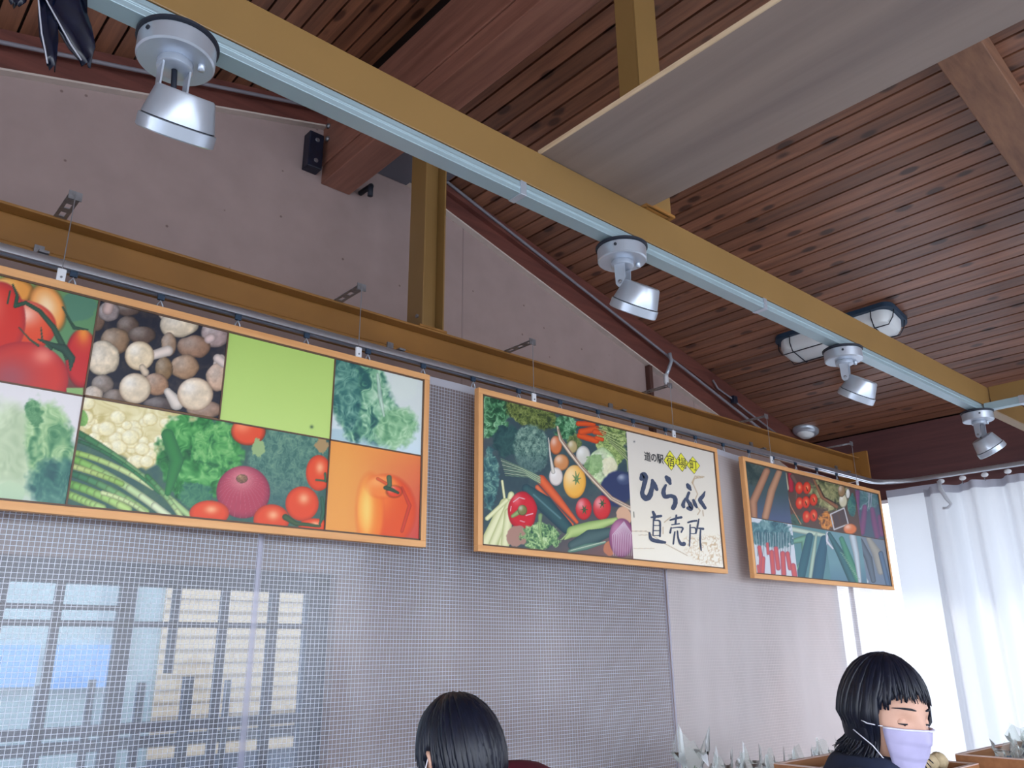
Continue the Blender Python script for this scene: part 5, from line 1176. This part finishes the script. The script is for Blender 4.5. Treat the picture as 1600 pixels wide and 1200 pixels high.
for u in np.linspace(0, 1, 10): pts.append((.078-.018*u, -.06+.15*u, 1.345*zs+.006-.10*max(0, u-.35)))
b.tube(pts, .008, 8, .4); b.build('neck_strap', M['lanyard'], pw, smooth=True)
b = B(); b.tube([(-x, y, z) for x, y, z in pts], .008, 8, .4); b.build('neck_strap', M['lanyard'], pw, smooth=True)

# ---- person in burgundy seen from behind ------------------------------------
pm, T, zs = person((1.135, 1.40), (.02, 1.0), 'person with short black hair in a burgundy coat, seen from behind at the bottom', 12, (-4, -4), (-.015, .03, 1.392), M['red'], 4, False)
hair_locks(pm, T, .0, 62, 760, 9, short=True, w0=.0085)
b = B(); ring = [(.020+.098*math.cos(g), -.050+.088*math.sin(g), 1.335+.020*math.cos(g)+.006*math.sin(g)) for g in np.linspace(-2.6, 2.2, 20)]
b.tube(ring, [.012]+[.030]*18+[.012], 12, .9); b.build('coat_collar', M['red'], pm, smooth=True)
for s in (-1,):
    b = B(); b.tube([T @ Vector((s*.081, -.024, .020)), T @ Vector((s*.086, -.006, -.010)), T @ Vector((s*.076, .03, -.050))], .0014, 6); b.build('mask_loop', M['mask_edge'], pm, smooth=True)

# ================================================================== GOODS
def table(x0, x1, y0, y1, zt, label):
    o = thing('display_table', (x0, y0, -1.6), label, 'table'); W = x1-x0; D = y1-y0; H = zt+1.6
    b = B(); b.box(0, W, 0, D, H-.025, H); b.build('table_top', M['crate'], o, bevel=.003)
    for lx, ly in ((.03, .03), (W-.07, .03), (.03, D-.07), (W-.07, D-.07)):
        b = B(); b.box(lx, lx+.04, ly, ly+.04, 0, H-.025); b.build('leg', M['crate'], o)
    return o
table(2.30, 4.40, 1.62, 2.08, -.62, 'long wooden display table below the mesh curtains')
table(2.28, 3.30, .52, 1.50, -.40, 'wooden display table at the right under the crates')
def crate(x0, y0, W, D, H, zb, label, tilt=0.):
    o = thing('wooden_crate', (x0, y0, zb), label, 'crate'); t = .012
    for nm, bx in (('side_board', (0, W, 0, t)), ('side_board', (0, W, D-t, D)), ('side_board', (0, t, t, D-t)), ('side_board', (W-t, W, t, D-t))):
        b = B(); b.box(*bx, 0, H-.003); p = b.build(nm, M['crate'], o)
        b = B(); b.box(*bx, H-.003, H); b.build('pale_rim', M['crate_edge'], p)
    b = B(); b.box(t, W-t, t, D-t, 0, .008); b.build('bottom', M['crate'], o)
    o.rotation_euler = (math.radians(tilt), 0, 0); return o
crate(2.73, .56, .50, .54, .098, -.40, 'wooden crate of bagged dark greens, at the right edge')
crate(2.31, 1.03, .40, .42, .080, -.40, 'wooden crate of pale root vegetables beside the masked person')
def bag(x, y, z, w_, h, label, cat, group, seed, content='leaf', lean=(0, 0), open_=True, rz=0., name='plastic_bag'):
    r_ = random.Random(seed); o = thing(name, (x, y, z), label, cat, group, rz)
    n, m_ = 22, 14; vs = []
    for j in range(m_+1):
        v = j/m_; f = math.sin(min(1, v*1.5)*math.pi/2)*.6+.4
        k = 1-.55*math.exp(-((v-.74)/.10)**2)*(1 if open_ else .3)+(.25*(v-.8) if v > .8 else 0)
        for i in range(n):
            g = 2*math.pi*i/n; rr = 1+.16*math.sin(5*g+seed+v*6)+.10*math.sin(9*g+seed*2-v*9)+r_.uniform(-.04, .04)
            zz = h*v+(.16*h*math.sin(3*g+seed)+.08*h*math.sin(7*g+seed*3) if v > .95 else 0)
            vs.append((w_/2*f*k*rr*math.cos(g)+lean[0]*v*v, w_/3.2*f*k*rr*math.sin(g)+lean[1]*v*v, zz))
    fs = [(j*n+i, j*n+(i+1) % n, (j+1)*n+(i+1) % n, (j+1)*n+i) for j in range(m_) for i in range(n)]+[tuple(range(n))[::-1]]
    b = B(); b.add(vs, fs); b.build('film', M['bag'], o, smooth=True)
    b = B()
    for k in range(26):
        a = r_.uniform(0, 6.28); rr = r_.uniform(0, .30)*w_; x0, y0 = rr*math.cos(a), rr*math.sin(a)*.55; zt = h*r_.uniform(.35, .78)
        b.tube([(x0*.6, y0*.6, .005), (x0*.9, y0, zt*.5), (x0*1.1+lean[0]*.3, y0*1.1, zt)], [.006, .016*w_/.16, .002], 5, .35)
    b.build('greens', M[content], o, smooth=True)
    return o
B1 = 'bags of greens on the long table'
for i, (px, py, w_, dep, lb) in enumerate([(1082, 1163, .15, 1.90, 'tall clear plastic bag of greens with flared top, leftmost on the long table'), (1128, 1190, .10, 1.90, 'low clear bag just right of the tallest flared bag'), (1170, 1184, .13, 1.90, 'clear bag of greens with two pointed tips, mid table'), (1210, 1186, .13, 1.90, 'clear bag of greens with a dark leafy top, right of the two pointed tips'), (1252, 1180, .14, 1.90, 'clear bag of greens just left of the masked person'), (1290, 1168, .14, 1.90, 'clear bag whose top touches the hair of the masked person')]):
    q = px_on_y(px, py, dep); h_ = q[2]+.62
    bag(q[0], dep, -.6195, w_, h_, lb, 'bag', B1, i+3, lean=(.01*(i % 3-1), 0), rz=.15*i)
B2 = 'bags of dark greens in the crate'
for i in range(6):
    x = 2.82+.155*(i // 2); y = .985-.20*(i % 2)
    bag(x, y, -.3915, .115, .112+.012*(i % 3), 'clear bag of dark blue green leaves in the crate at the right edge', 'bag', B2, 20+i, 'blueveg', rz=.5*i, open_=False)
roots = []
for i in range(36):
    x = 2.352+.062*(i % 6); y = 1.080+.060*(i // 6)
    roots.append((x, y))
n1 = len(roots)
for i in range(20): roots.append((2.383+.062*(i % 5), 1.110+.060*(i // 5)))
o0 = None
for i, (x, y) in enumerate(roots):
    if o0 is None:
        b = B(); b.ball((0, 0, 0), .0285, .026, .027, 14, 10, jit=.05); o_ = b.build('root_vegetable', M['potato'], smooth=True); o0 = o_
        tag(o_, 'pale root vegetable heaped in the crate beside the masked person', 'vegetable', 'pale roots in the crate')
    else: o_ = o0.copy(); C.objects.link(o_)
    o_.location = (x, y, -.391+.028+EZ+(.046 if i >= n1 else 0)); o_.rotation_euler = (0, 0, random.uniform(0, .3))
